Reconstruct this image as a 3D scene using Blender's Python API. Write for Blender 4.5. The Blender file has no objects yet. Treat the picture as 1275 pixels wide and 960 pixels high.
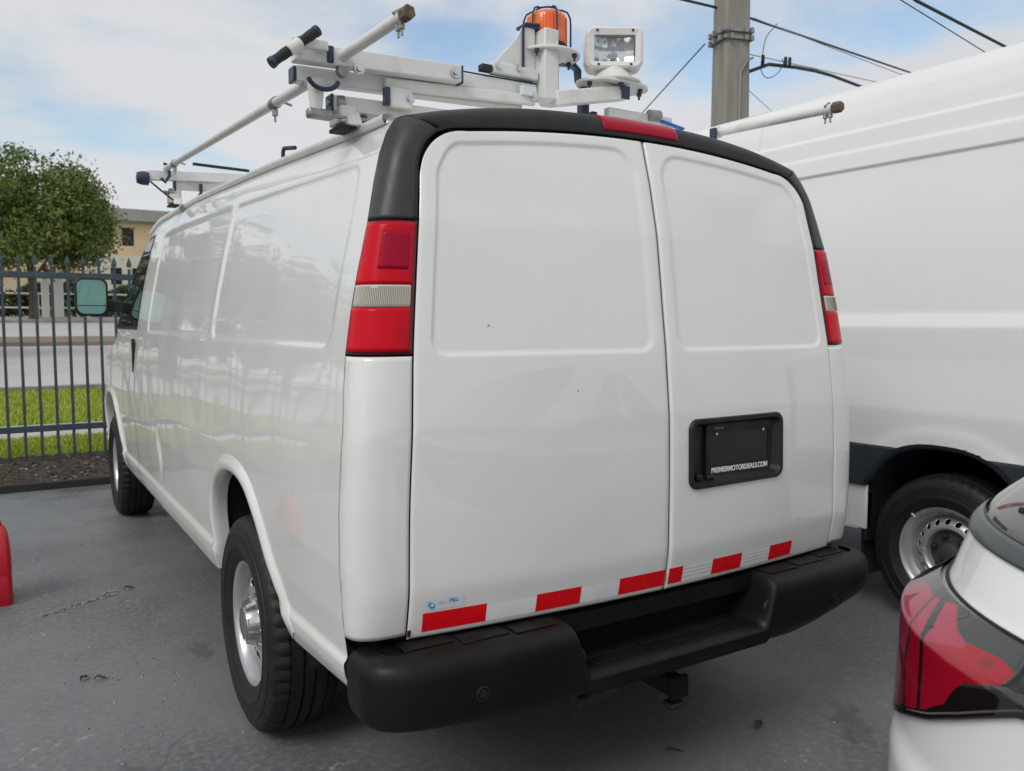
import bpy, bmesh, math, random
import numpy as np
from mathutils import Vector, Matrix
random.seed(7)
rng = np.random.default_rng(7)
SC = bpy.context.scene
COL = SC.collection
PI = math.pi

# ------------------------------------------------------------------ camera
cam_d = bpy.data.cameras.new('camera')
cam = bpy.data.objects.new('camera', cam_d)
COL.objects.link(cam)
CAMP = np.array([-1.70821, -1.88352, 1.47793])
YAW, PITCH = 0.556569, 0.076730
_f = np.array([math.sin(YAW) * math.cos(PITCH), math.cos(YAW) * math.cos(PITCH), -math.sin(PITCH)])
_r = np.array([math.cos(YAW), -math.sin(YAW), 0.0])
_u = np.cross(_r, _f)
M = Matrix.Identity(4)
for i in range(3):
    M[i][0], M[i][1], M[i][2], M[i][3] = _r[i], _u[i], -_f[i], CAMP[i]
cam.matrix_world = M
cam_d.sensor_width = 36.0
cam_d.lens = 1023.2435 / 1275 * 36
cam_d.clip_start = 0.05
cam_d.clip_end = 5000
cam_d.dof.use_dof = True
cam_d.dof.focus_distance = 2.7
cam_d.dof.aperture_fstop = 5.6
SC.camera = cam

# ------------------------------------------------------------------ world, sun, exposure
SUN_EL, SUN_AZ = math.radians(44), math.radians(246)      # azimuth clockwise from +y
w = bpy.data.worlds.new('World')
SC.world = w
w.use_nodes = True
nt = w.node_tree
nt.nodes.clear()


def N(t, kind, **kw):
    n = t.nodes.new(kind)
    for k, v in kw.items():
        if hasattr(n, k):
            setattr(n, k, v)
        else:
            n.inputs[k].default_value = v
    return n


def L(t, a, b):
    t.links.new(a, b)


def math_node(t, op, a, b=None, clamp=False):
    n = t.nodes.new('ShaderNodeMath')
    n.operation = op
    n.use_clamp = clamp
    for i, x in enumerate((a, b)):
        if x is None:
            continue
        if isinstance(x, (int, float)):
            n.inputs[i].default_value = x
        else:
            t.links.new(x, n.inputs[i])
    return n.outputs[0]


sky = N(nt, 'ShaderNodeTexSky', sky_type='NISHITA', sun_disc=False)
sky.sun_elevation = SUN_EL
sky.sun_rotation = SUN_AZ
sky.air_density = 1.1
sky.dust_density = 1.6
sky.altitude = 0
tc = N(nt, 'ShaderNodeTexCoord')
sep = N(nt, 'ShaderNodeSeparateXYZ')
L(nt, tc.outputs['Generated'], sep.inputs[0])
zz = math_node(nt, 'MAXIMUM', math_node(nt, 'ADD', sep.outputs[2], 0.12), 0.06)
cx = math_node(nt, 'DIVIDE', sep.outputs[0], zz)
cy = math_node(nt, 'DIVIDE', sep.outputs[1], zz)
comb = N(nt, 'ShaderNodeCombineXYZ')
L(nt, cx, comb.inputs[0])
L(nt, cy, comb.inputs[1])
comb.inputs[2].default_value = 3.7
n1 = N(nt, 'ShaderNodeTexNoise', noise_dimensions='3D')
n1.inputs['Scale'].default_value = 0.85
n1.inputs['Detail'].default_value = 9
n1.inputs['Roughness'].default_value = 0.52
n1.inputs['Distortion'].default_value = 0.25
L(nt, comb.outputs[0], n1.inputs['Vector'])
mask = N(nt, 'ShaderNodeMapRange', clamp=True)
mask.interpolation_type = 'SMOOTHSTEP'
L(nt, n1.outputs[0], mask.inputs['Value'])
mask.inputs['From Min'].default_value = 0.32
mask.inputs['From Max'].default_value = 0.49
n2 = N(nt, 'ShaderNodeTexNoise', noise_dimensions='3D')
n2.inputs['Scale'].default_value = 0.6
n2.inputs['Detail'].default_value = 7
L(nt, comb.outputs[0], n2.inputs['Vector'])
ccol = N(nt, 'ShaderNodeMixRGB')
L(nt, n2.outputs[0], ccol.inputs[0])
CLOUD = 0.81
ccol.inputs[1].default_value = (5.6 * CLOUD, 5.8 * CLOUD, 6.15 * CLOUD, 1)
ccol.inputs[2].default_value = (8.0 * CLOUD, 8.05 * CLOUD, 8.2 * CLOUD, 1)
mixs = N(nt, 'ShaderNodeMixRGB')
L(nt, mask.outputs[0], mixs.inputs[0])
skyb = N(nt, 'ShaderNodeMixRGB', blend_type='MULTIPLY')
skyb.inputs[0].default_value = 1
skyb.inputs[2].default_value = (1.45, 1.4, 1.3, 1)
L(nt, sky.outputs[0], skyb.inputs[1])
L(nt, skyb.outputs[0], mixs.inputs[1])
L(nt, ccol.outputs[0], mixs.inputs[2])
bg = N(nt, 'ShaderNodeBackground')
bg.inputs['Strength'].default_value = 0.1
L(nt, mixs.outputs[0], bg.inputs['Color'])
wo = N(nt, 'ShaderNodeOutputWorld')
L(nt, bg.outputs[0], wo.inputs[0])

sun_d = bpy.data.lights.new('sun', 'SUN')
sun_d.energy = 1.15
sun_d.angle = math.radians(28)
sun_d.color = (1.0, 0.96, 0.9)
sun = bpy.data.objects.new('sun', sun_d)
COL.objects.link(sun)
sd = Vector((math.sin(SUN_AZ) * math.cos(SUN_EL), math.cos(SUN_AZ) * math.cos(SUN_EL), math.sin(SUN_EL)))
sun.rotation_euler = sd.to_track_quat('Z', 'Y').to_euler()
SC.view_settings.view_transform = 'Standard'
SC.view_settings.look = 'None'
SC.view_settings.exposure = 0.36
SC.view_settings.gamma = 1.0
SC.cycles.max_bounces = 8
SC.cycles.transparent_max_bounces = 16


# ------------------------------------------------------------------ materials
def mat(name, base, rough=0.5, metal=0.0, coat=0.0, coat_rough=0.03, spec=0.5, var=None, bump=None, rvar=None,
        island=None, trans=0.0, vscale=None):
    """var = (scale, colour2, lo, hi); bump = (scale, strength, distance); rvar = (scale, rough2); island = colour2"""
    m = bpy.data.materials.new(name)
    m.use_nodes = True
    t = m.node_tree
    b = t.nodes['Principled BSDF']
    b.inputs['Base Color'].default_value = (*base, 1)
    b.inputs['Roughness'].default_value = rough
    b.inputs['Metallic'].default_value = metal
    b.inputs['Coat Weight'].default_value = coat
    b.inputs['Coat Roughness'].default_value = coat_rough
    b.inputs['Specular IOR Level'].default_value = spec
    b.inputs['Transmission Weight'].default_value = trans
    co = None
    if var or bump or rvar:
        tcn = N(t, 'ShaderNodeTexCoord')
        co = tcn.outputs['Object']
        if vscale:
            mp = N(t, 'ShaderNodeMapping')
            mp.inputs['Scale'].default_value = vscale
            L(t, co, mp.inputs[0])
            co = mp.outputs[0]
    if var:
        nn = N(t, 'ShaderNodeTexNoise')
        nn.inputs['Scale'].default_value = var[0]
        nn.inputs['Detail'].default_value = 8
        nn.inputs['Roughness'].default_value = 0.6
        L(t, co, nn.inputs['Vector'])
        mr = N(t, 'ShaderNodeMapRange', clamp=True)
        mr.inputs['From Min'].default_value = var[2]
        mr.inputs['From Max'].default_value = var[3]
        L(t, nn.outputs[0], mr.inputs['Value'])
        mx = N(t, 'ShaderNodeMixRGB')
        mx.inputs[1].default_value = (*base, 1)
        mx.inputs[2].default_value = (*var[1], 1)
        L(t, mr.outputs[0], mx.inputs[0])
        L(t, mx.outputs[0], b.inputs['Base Color'])
    if island:
        g = N(t, 'ShaderNodeNewGeometry')
        mx = N(t, 'ShaderNodeMixRGB')
        mx.inputs[1].default_value = (*base, 1)
        mx.inputs[2].default_value = (*island, 1)
        L(t, g.outputs['Random Per Island'], mx.inputs[0])
        L(t, mx.outputs[0], b.inputs['Base Color'])
    if rvar:
        nn = N(t, 'ShaderNodeTexNoise')
        nn.inputs['Scale'].default_value = rvar[0]
        nn.inputs['Detail'].default_value = 6
        L(t, co, nn.inputs['Vector'])
        mr = N(t, 'ShaderNodeMapRange', clamp=True)
        mr.inputs['From Min'].default_value = 0.35
        mr.inputs['From Max'].default_value = 0.65
        mr.inputs['To Min'].default_value = rough
        mr.inputs['To Max'].default_value = rvar[1]
        L(t, nn.outputs[0], mr.inputs['Value'])
        L(t, mr.outputs[0], b.inputs['Roughness'])
    if bump:
        nn = N(t, 'ShaderNodeTexNoise')
        nn.inputs['Scale'].default_value = bump[0]
        nn.inputs['Detail'].default_value = 5
        L(t, co, nn.inputs['Vector'])
        bp = N(t, 'ShaderNodeBump')
        bp.inputs['Strength'].default_value = bump[1]
        bp.inputs['Distance'].default_value = bump[2]
        L(t, nn.outputs[0], bp.inputs['Height'])
        L(t, bp.outputs[0], b.inputs['Normal'])
    return m


WHITE = mat('white_paint', (0.75, 0.755, 0.735), rough=0.42, coat=0.95, coat_rough=0.035,
            var=(1.6, (0.715, 0.718, 0.695), 0.35, 0.75), rvar=(3.0, 0.55))
WHITE.node_tree.nodes['Principled BSDF'].inputs['Coat IOR'].default_value = 1.56
WHITE2 = mat('van_white_paint', (0.76, 0.77, 0.765), rough=0.45, coat=0.6, coat_rough=0.06,
             var=(1.2, (0.72, 0.73, 0.722), 0.35, 0.75))
WHITE3 = mat('pearl_white_paint', (0.86, 0.87, 0.865), rough=0.4, coat=1.0, coat_rough=0.02,
             var=(2.0, (0.84, 0.85, 0.845), 0.4, 0.7))
RACKW = mat('rack_powder_coat', (0.70, 0.70, 0.68), rough=0.42, coat=0.15, coat_rough=0.2,
            var=(14, (0.58, 0.56, 0.51), 0.52, 0.75), bump=(160, 0.06, 0.002))
BLACKP = mat('black_plastic', (0.010, 0.0108, 0.0115), rough=0.42, spec=0.38, var=(9, (0.018, 0.019, 0.0195), 0.4, 0.7),
             bump=(420, 0.12, 0.002), rvar=(7, 0.55))
BUMPERP = mat('bumper_plastic', (0.005, 0.0053, 0.0056), rough=0.38, spec=0.24, var=(5, (0.010, 0.010, 0.0105), 0.4, 0.75),
              bump=(600, 0.10, 0.0015), rvar=(6, 0.52))
TRIMP = mat('faded_black_trim', (0.032, 0.035, 0.037), rough=0.38, var=(3, (0.021, 0.023, 0.025), 0.35, 0.7), rvar=(8, 0.5),
            vscale=(6, 1, 1))
RUBBER = mat('rubber', (0.012, 0.012, 0.012), rough=0.7)
TYRE = mat('tyre_rubber', (0.010, 0.010, 0.0105), rough=0.55, spec=0.35, var=(14, (0.020, 0.0195, 0.019), 0.45, 0.8), bump=(220, 0.15, 0.002))
DARK = mat('dark_underside', (0.008, 0.008, 0.008), rough=0.9)
STEEL = mat('silver_wheel_paint', (0.50, 0.51, 0.52), rough=0.33, metal=0.6, var=(10, (0.36, 0.36, 0.36), 0.45, 0.8))
CHROME = mat('bright_metal', (0.62, 0.62, 0.62), rough=0.25, metal=1.0, var=(20, (0.4, 0.39, 0.37), 0.5, 0.8))
GALV = mat('galvanised_steel', (0.34, 0.34, 0.33), rough=0.45, metal=0.8, var=(30, (0.2, 0.19, 0.17), 0.45, 0.8))
DULLM = mat('dull_chassis_metal', (0.10, 0.10, 0.098), rough=0.5, metal=0.7, var=(30, (0.05, 0.048, 0.045), 0.4, 0.7))
RUST = mat('rusty_steel', (0.20, 0.155, 0.115), rough=0.75, metal=0.3, var=(60, (0.08, 0.05, 0.035), 0.4, 0.7))
GLASS = mat('dark_glass', (0.010, 0.014, 0.013), rough=0.03, spec=0.2)
MIRROR = mat('mirror_glass', (0.16, 0.30, 0.285), rough=0.02, metal=1.0)
REDL = mat('red_lens', (0.58, 0.001, 0.012), rough=0.28, spec=0.12, coat=0.12, coat_rough=0.03, bump=(260, 0.2, 0.002),
           var=(9, (0.44, 0.001, 0.014), 0.4, 0.7))
REDL2 = mat('dark_red_lens', (0.33, 0.001, 0.022), rough=0.28, spec=0.12, coat=0.12, coat_rough=0.03, bump=(240, 0.2, 0.002))
REDB = mat('lamp_border_red', (0.10, 0.003, 0.010), rough=0.3, spec=0.25, coat=0.4, coat_rough=0.02)
CLEARL = mat('clear_lens', (0.50, 0.475, 0.40), rough=0.16, coat=1.0, coat_rough=0.02)
REDT = mat('red_reflective_tape', (0.80, 0.004, 0.010), rough=0.4, spec=0.3, var=(60, (0.66, 0.004, 0.01), 0.45, 0.7))
WHT = mat('white_reflective_tape', (0.86, 0.86, 0.85), rough=0.3, var=(3, (0.72, 0.74, 0.78), 0.4, 0.7))
WPRINT = mat('white_print', (0.75, 0.76, 0.76), rough=0.5)
GREYPRINT = mat('grey_print', (0.28, 0.28, 0.28), rough=0.5)
BLUEPRINT = mat('blue_print', (0.02, 0.27, 0.62), rough=0.4)
PALEPRINT = mat('pale_blue_print', (0.56, 0.63, 0.70), rough=0.4)
STICKER = mat('sticker_film', (0.66, 0.70, 0.73), rough=0.3)
AMBER = mat('amber_lens', (0.80, 0.115, 0.004), rough=0.22, coat=0.8, coat_rough=0.05, bump=(90, 0.15, 0.004),
            var=(12, (0.88, 0.20, 0.006), 0.42, 0.62))
NAVY = mat('dark_blue_coating', (0.020, 0.035, 0.075), rough=0.4)
CABLE = mat('black_cable', (0.012, 0.015, 0.022), rough=0.6)
BLUES = mat('blue_label', (0.02, 0.12, 0.55), rough=0.4)


def asphalt():
    m = mat('sealed_asphalt', (0.15, 0.158, 0.158), rough=0.5, spec=0.3)
    t = m.node_tree
    b = t.nodes['Principled BSDF']
    g = N(t, 'ShaderNodeTexCoord')
    co = g.outputs['Object']

    def noise(scale, detail, lo, hi, dist=0.0):
        n = N(t, 'ShaderNodeTexNoise')
        n.inputs['Scale'].default_value = scale
        n.inputs['Detail'].default_value = detail
        n.inputs['Roughness'].default_value = 0.62
        n.inputs['Distortion'].default_value = dist
        L(t, co, n.inputs['Vector'])
        r = N(t, 'ShaderNodeMapRange', clamp=True)
        r.interpolation_type = 'SMOOTHSTEP'
        r.inputs['From Min'].default_value = lo
        r.inputs['From Max'].default_value = hi
        L(t, n.outputs[0], r.inputs['Value'])
        return r.outputs[0]

    def mix(f, a, c):
        x = N(t, 'ShaderNodeMixRGB')
        L(t, f, x.inputs[0])
        if isinstance(a, tuple):
            x.inputs[1].default_value = (*a, 1)
        else:
            L(t, a, x.inputs[1])
        x.inputs[2].default_value = (*c, 1)
        return x.outputs[0]
    c = mix(noise(0.9, 9, 0.35, 0.7), (0.172, 0.183, 0.189), (0.105, 0.114, 0.120))
    c = mix(noise(38, 6, 0.42, 0.72), c, (0.20, 0.207, 0.205))
    stain = noise(1.7, 10, 0.60, 0.70, 0.6)
    c = mix(math_node(t, 'MULTIPLY', stain, 0.65), c, (0.075, 0.078, 0.079))
    scuff = math_node(t, 'MULTIPLY', noise(2.6, 3, 0.56, 0.66), noise(26, 8, 0.56, 0.64))
    c = mix(math_node(t, 'MULTIPLY', scuff, 0.8), c, (0.33, 0.33, 0.32))
    speck = noise(120, 3, 0.70, 0.74)
    c = mix(speck, c, (0.05, 0.05, 0.05))
    # fine cracks
    v = N(t, 'ShaderNodeTexVoronoi', feature='DISTANCE_TO_EDGE')
    v.inputs['Scale'].default_value = 0.85
    wob = N(t, 'ShaderNodeTexNoise')
    wob.inputs['Scale'].default_value = 3.0
    wob.inputs['Detail'].default_value = 6
    L(t, co, wob.inputs['Vector'])
    add = N(t, 'ShaderNodeMixRGB', blend_type='ADD')
    add.inputs[0].default_value = 0.35
    L(t, co, add.inputs[1])
    L(t, wob.outputs['Color'], add.inputs[2])
    L(t, add.outputs[0], v.inputs['Vector'])
    cr = N(t, 'ShaderNodeMapRange', clamp=True)
    cr.inputs['From Min'].default_value = 0.002
    cr.inputs['From Max'].default_value = 0.007
    cr.inputs['To Min'].default_value = 1
    cr.inputs['To Max'].default_value = 0
    L(t, v.outputs['Distance'], cr.inputs['Value'])
    crm = math_node(t, 'MULTIPLY', cr.outputs[0], noise(0.8, 2, 0.48, 0.6))
    c = mix(math_node(t, 'MULTIPLY', crm, 0.35), c, (0.045, 0.046, 0.047))
    L(t, c, b.inputs['Base Color'])
    # damp, smoother patches towards the kerb
    sp = N(t, 'ShaderNodeSeparateXYZ')
    L(t, co, sp.inputs[0])
    damp = N(t, 'ShaderNodeMapRange', clamp=True)
    damp.inputs['From Min'].default_value = 3.0
    damp.inputs['From Max'].default_value = 6.2
    L(t, sp.outputs[1], damp.inputs['Value'])
    dm = math_node(t, 'MULTIPLY', damp.outputs[0], noise(1.3, 5, 0.38, 0.6))
    rg = N(t, 'ShaderNodeMapRange', clamp=True)
    rg.inputs['To Min'].default_value = 0.56
    rg.inputs['To Max'].default_value = 0.16
    L(t, dm, rg.inputs['Value'])
    L(t, rg.outputs[0], b.inputs['Roughness'])
    nb = N(t, 'ShaderNodeTexNoise')
    nb.inputs['Scale'].default_value = 170
    nb.inputs['Detail'].default_value = 5
    L(t, co, nb.inputs['Vector'])
    nb2 = N(t, 'ShaderNodeTexNoise')
    nb2.inputs['Scale'].default_value = 7
    nb2.inputs['Detail'].default_value = 5
    L(t, co, nb2.inputs['Vector'])
    hsum = math_node(t, 'ADD', math_node(t, 'MULTIPLY', nb.outputs[0], 0.35), nb2.outputs[0])
    bp = N(t, 'ShaderNodeBump')
    bp.inputs['Strength'].default_value = 0.35
    bp.inputs['Distance'].default_value = 0.006
    L(t, hsum, bp.inputs['Height'])
    L(t, bp.outputs[0], b.inputs['Normal'])
    return m


ASPH = asphalt()
ROADM = mat('pale_road', (0.47, 0.455, 0.435), rough=0.85, var=(0.5, (0.39, 0.38, 0.365), 0.35, 0.7), bump=(40, 0.2, 0.01))
WALKM = mat('concrete_pavement', (0.47, 0.455, 0.43), rough=0.85, var=(2.0, (0.38, 0.365, 0.34), 0.35, 0.7), bump=(60, 0.2, 0.01))
KERBM = mat('concrete_kerb', (0.30, 0.29, 0.27), rough=0.85, var=(3.0, (0.2, 0.19, 0.18), 0.35, 0.7))
SOILM = mat('mulch_soil', (0.035, 0.028, 0.023), rough=0.95, var=(14, (0.07, 0.055, 0.042), 0.4, 0.7), bump=(30, 0.6, 0.03))
CHIPM = mat('bark_chip', (0.028, 0.022, 0.018), rough=0.9, island=(0.115, 0.085, 0.06))
GRASSB = mat('lawn_soil', (0.18, 0.22, 0.035), rough=0.95, var=(9, (0.26, 0.28, 0.06), 0.35, 0.7), bump=(60, 0.7, 0.03))
GRASSM = mat('grass_blade', (0.25, 0.33, 0.022), rough=0.6, island=(0.46, 0.53, 0.07))
FENCEM = mat('fence_paint', (0.040, 0.062, 0.082), rough=0.5, var=(12, (0.07, 0.095, 0.115), 0.45, 0.75))
LEAFM = mat('leaf', (0.035, 0.075, 0.010), rough=0.5, island=(0.175, 0.225, 0.03))
FLUTE = mat('lens_flute', (0.22, 0.20, 0.155), rough=0.2, coat=0.6)
LEAFD = mat('dark_leaf', (0.016, 0.036, 0.012), rough=0.6, island=(0.05, 0.085, 0.025))
BARK = mat('bark', (0.11, 0.085, 0.065), rough=0.9, var=(6, (0.06, 0.045, 0.035), 0.4, 0.7), bump=(18, 0.6, 0.03))
STUCCO = mat('tan_stucco', (0.62, 0.49, 0.33), rough=0.9, var=(0.6, (0.55, 0.43, 0.28), 0.35, 0.7))
CREAM = mat('cream_stucco', (0.62, 0.58, 0.54), rough=0.9)
CORN = mat('grey_cornice', (0.34, 0.33, 0.32), rough=0.85, var=(0.7, (0.28, 0.27, 0.26), 0.4, 0.7))
GATEW = mat('white_gate_paint', (0.85, 0.84, 0.80), rough=0.6)
CONC = mat('pole_concrete', (0.30, 0.285, 0.25), rough=0.9, var=(2.2, (0.21, 0.20, 0.18), 0.35, 0.7), bump=(50, 0.3, 0.01),
           vscale=(3, 3, 0.6))
LITTER = mat('dry_leaf_litter', (0.10, 0.06, 0.03), rough=0.8, island=(0.05, 0.035, 0.02))
REDP = mat('red_plastic', (0.55, 0.010, 0.028), rough=0.35, var=(6, (0.42, 0.008, 0.02), 0.4, 0.7))


# ------------------------------------------------------------------ mesh helpers
def link(name, me, m=None, parent=None):
    o = bpy.data.objects.new(name, me)
    COL.objects.link(o)
    if m is not None and len(me.materials) == 0:
        for mm in (m if isinstance(m, (list, tuple)) else [m]):
            me.materials.append(mm)
    if parent is not None:
        o.parent = parent
    return o


def empty(name, loc=(0, 0, 0), rz=0.0):
    o = bpy.data.objects.new(name, None)
    COL.objects.link(o)
    o.location = loc
    o.rotation_euler = (0, 0, rz)
    o.empty_display_size = 0.2
    return o


def tag(o, label=None, cat=None, group=None, kind=None):
    if label:
        o['label'] = label
    if cat:
        o['category'] = cat
    if group:
        o['group'] = group
    if kind:
        o['kind'] = kind
    return o


def copy_tree(o, parent=None):
    c = o.copy()
    COL.objects.link(c)
    if parent is not None:
        c.parent = parent
    for ch in list(o.children):
        copy_tree(ch, c)
    return c


class MB:
    def __init__(s):
        s.v, s.f, s.mi = [], [], []

    def add(s, vs, fs, mi=0):
        b = len(s.v)
        s.v.extend([tuple(map(float, p)) for p in vs])
        s.f.extend([tuple(b + i for i in f) for f in fs])
        s.mi.extend([mi] * len(fs))
        return s

    def box(s, c, size, rot=None, mi=0):
        hx, hy, hz = (k / 2 for k in size)
        vs = [Vector((x, y, z)) for x in (-hx, hx) for y in (-hy, hy) for z in (-hz, hz)]
        if rot is not None:
            vs = [rot @ p for p in vs]
        vs = [p + Vector(c) for p in vs]
        return s.add(vs, [(0, 1, 3, 2), (4, 6, 7, 5), (0, 4, 5, 1), (2, 3, 7, 6), (0, 2, 6, 4), (1, 5, 7, 3)], mi)

    def beam(s, p0, p1, wd, ht, up=(0, 0, 1), mi=0):
        p0, p1 = Vector(p0), Vector(p1)
        d = (p1 - p0).normalized()
        sd_ = d.cross(Vector(up)).normalized()
        u_ = sd_.cross(d).normalized()
        vs = []
        for p in (p0, p1):
            for a, b in ((-1, -1), (1, -1), (1, 1), (-1, 1)):
                vs.append(p + sd_ * (a * wd / 2) + u_ * (b * ht / 2))
        return s.add(vs, [(3, 2, 1, 0), (4, 5, 6, 7), (0, 1, 5, 4), (1, 2, 6, 5), (2, 3, 7, 6), (3, 0, 4, 7)], mi)

    def tube(s, pts, r, n=10, cap=True, mi=0, closed=False):
        pts = [Vector(p) for p in pts]
        k = len(pts)
        rs = r if isinstance(r, (list, tuple)) else [r] * k
        vs = []
        ref = None
        for i, p in enumerate(pts):
            if closed:
                d = (pts[(i + 1) % k] - pts[i - 1]).normalized()
            else:
                d = (pts[min(i + 1, k - 1)] - pts[max(i - 1, 0)]).normalized()
            if ref is None:
                ref = d.orthogonal().normalized()
            a = (ref - d * ref.dot(d))
            a = a.normalized() if a.length > 1e-6 else d.orthogonal().normalized()
            ref = a
            b = d.cross(a)
            for j in range(n):
                t = 2 * PI * j / n
                vs.append(p + (a * math.cos(t) + b * math.sin(t)) * rs[i])
        fs = []
        for i in range(k if closed else k - 1):
            i2 = (i + 1) % k
            for j in range(n):
                j2 = (j + 1) % n
                fs.append((i * n + j, i * n + j2, i2 * n + j2, i2 * n + j))
        if cap and not closed:
            fs.append(tuple(range(n))[::-1])
            fs.append(tuple((k - 1) * n + j for j in range(n)))
        return s.add(vs, fs, mi)

    def lathe(s, prof, n=48, axis='z', c=(0, 0, 0), mi=0, close=False):
        vs = []
        for (r, h) in prof:
            for j in range(n):
                t = 2 * PI * j / n
                a, b = r * math.cos(t), r * math.sin(t)
                p = {'z': (a, b, h), 'x': (h, a, b), 'y': (b, h, a)}[axis]
                vs.append((p[0] + c[0], p[1] + c[1], p[2] + c[2]))
        fs = []
        k = len(prof)
        for i in range(k - 1 + (1 if close else 0)):
            i2 = (i + 1) % k
            for j in range(n):
                j2 = (j + 1) % n
                fs.append((i * n + j, i * n + j2, i2 * n + j2, i2 * n + j))
        return s.add(vs, fs, mi)

    def prism(s, poly, a0, a1, axis='y', mi=0):
        """polygon in the two other axes, extruded along axis from a0 to a1"""
        n = len(poly)
        vs = []
        for a in (a0, a1):
            for (p, q) in poly:
                vs.append({'y': (p, a, q), 'x': (a, p, q), 'z': (p, q, a)}[axis])
        fs = [tuple(range(n)), tuple(range(n, 2 * n))[::-1]]
        for i in range(n):
            j = (i + 1) % n
            fs.append((i, i + n, j + n, j))
        return s.add(vs, fs, mi)

    def build(s, name, m=None, parent=None, smooth=35, bevel=0, seg=2, fix=True):
        me = bpy.data.meshes.new(name)
        me.from_pydata(s.v, [], s.f)
        me.update()
        if fix or bevel:
            bm = bmesh.new()
            bm.from_mesh(me)
            bmesh.ops.recalc_face_normals(bm, faces=bm.faces)
            bm.to_mesh(me)
            bm.free()
        if any(s.mi):
            me.polygons.foreach_set('material_index', s.mi)
        if smooth:
            me.shade_smooth()
            me.set_sharp_from_angle(angle=math.radians(smooth))
        o = link(name, me, m, parent)
        if bevel:
            md = o.modifiers.new('bevel', 'BEVEL')
            md.width = bevel
            md.segments = seg
            md.limit_method = 'ANGLE'
            md.angle_limit = math.radians(40)
            md.harden_normals = False
        return o


def grid_mesh(name, P, m=None, parent=None, keep=None, mi=None, flip=False, sharp=50):
    """P (a,b,3) array of points -> quad sheet; keep / mi are (a-1,b-1) arrays"""
    a, b = P.shape[:2]
    idx = np.arange(a * b).reshape(a, b)
    q = np.stack([idx[:-1, :-1], idx[1:, :-1], idx[1:, 1:], idx[:-1, 1:]], -1)
    if flip:
        q = q[..., ::-1]
    q = q.reshape(-1, 4)
    mm = None if mi is None else np.asarray(mi).reshape(-1)
    if keep is not None:
        kk = np.asarray(keep).reshape(-1)
        q = q[kk]
        if mm is not None:
            mm = mm[kk]
    V = P.reshape(-1, 3)
    used = np.unique(q)
    remap = -np.ones(len(V), int)
    remap[used] = np.arange(len(used))
    me = bpy.data.meshes.new(name)
    me.from_pydata(V[used].tolist(), [], remap[q].tolist())
    me.update()
    if mm is not None:
        me.polygons.foreach_set('material_index', mm.astype(np.int32))
    me.shade_smooth()
    me.set_sharp_from_angle(angle=math.radians(sharp))
    return link(name, me, m, parent)


def solid(o, th, off=-1):
    md = o.modifiers.new('thickness', 'SOLIDIFY')
    md.thickness = th
    md.offset = off
    return o


def text_obj(name, body, size, m, parent, mw, ext=0.0006, align='CENTER', sx=1.0, bold=0.0):
    cu = bpy.data.curves.new(name, 'FONT')
    cu.body = body
    cu.size = size
    cu.extrude = ext
    cu.offset = bold
    cu.align_x = align
    cu.align_y = 'CENTER'
    tmp = bpy.data.objects.new(name + '_src', cu)
    me = bpy.data.meshes.new_from_object(tmp)
    bpy.data.objects.remove(tmp)
    me.transform(Matrix.Scale(sx, 4, (1, 0, 0)))
    me.transform(mw)
    return link(name, me, m, parent)


def smooth01(x):
    x = np.clip(x, 0, 1)
    return x * x * (3 - 2 * x)


def sdf_rr(x, y, x0, x1, y0, y1, r):
    cx_, cy_ = (x0 + x1) / 2, (y0 + y1) / 2
    dx = np.abs(x - cx_) - ((x1 - x0) / 2 - r)
    dy = np.abs(y - cy_) - ((y1 - y0) / 2 - r)
    return np.minimum(np.maximum(dx, dy), 0) + np.hypot(np.maximum(dx, 0), np.maximum(dy, 0)) - r


def in_poly(px, py, poly):
    ins = np.zeros(px.shape, bool)
    n = len(poly)
    for i in range(n):
        x0, y0 = poly[i]
        x1, y1 = poly[(i + 1) % n]
        c = ((y0 > py) != (y1 > py)) & (px < (x1 - x0) * (py - y0) / (y1 - y0 + 1e-12) + x0)
        ins ^= c
    return ins


def dense(xs, ys, n=400, sig=0.02):
    """piecewise-linear table, lightly smoothed, returned as an interpolator"""
    g = np.linspace(xs[0], xs[-1], n)
    v = np.interp(g, xs, ys)
    k = max(1, int(sig / (g[1] - g[0])))
    if k > 1:
        pad = np.r_[2 * v[0] - v[1:k + 1][::-1], v, 2 * v[-1] - v[-k - 1:-1][::-1]]
        ker = np.hanning(2 * k + 1)
        ker /= ker.sum()
        v = np.convolve(pad, ker, 'valid')
    return lambda q: np.interp(q, g, v)


def catmull(pts, n):
    p = np.asarray(pts, float)
    d = np.r_[0, np.cumsum(np.linalg.norm(np.diff(p, axis=0), axis=1))]
    t = np.linspace(0, d[-1], n)
    q = np.vstack([2 * p[0] - p[1], p, 2 * p[-1] - p[-2]])
    out = []
    for x in t:
        i = min(max(np.searchsorted(d, x, 'right') - 1, 0), len(p) - 2)
        u = (x - d[i]) / (d[i + 1] - d[i])
        a, b, c_, e = q[i], q[i + 1], q[i + 2], q[i + 3]
        out.append(0.5 * (2 * b + (c_ - a) * u + (2 * a - 5 * b + 4 * c_ - e) * u * u + (3 * b - a - 3 * c_ + e) * u ** 3))
    return np.array(out)


# ------------------------------------------------------------------ the setting
def gz(y):
    y = np.asarray(y, float)
    return 0.035 * np.clip(y - 8.0, 0, 52)


def strip(name, x0, x1, y0, y1, off, m, ny=24, kind='structure'):
    ys = np.linspace(y0, y1, ny)
    xs = np.linspace(x0, x1, 3)
    P = np.zeros((3, ny, 3))
    P[..., 0] = xs[:, None]
    P[..., 1] = ys[None]
    P[..., 2] = gz(ys)[None] + off
    return tag(grid_mesh(name, P, m), kind=kind)


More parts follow.
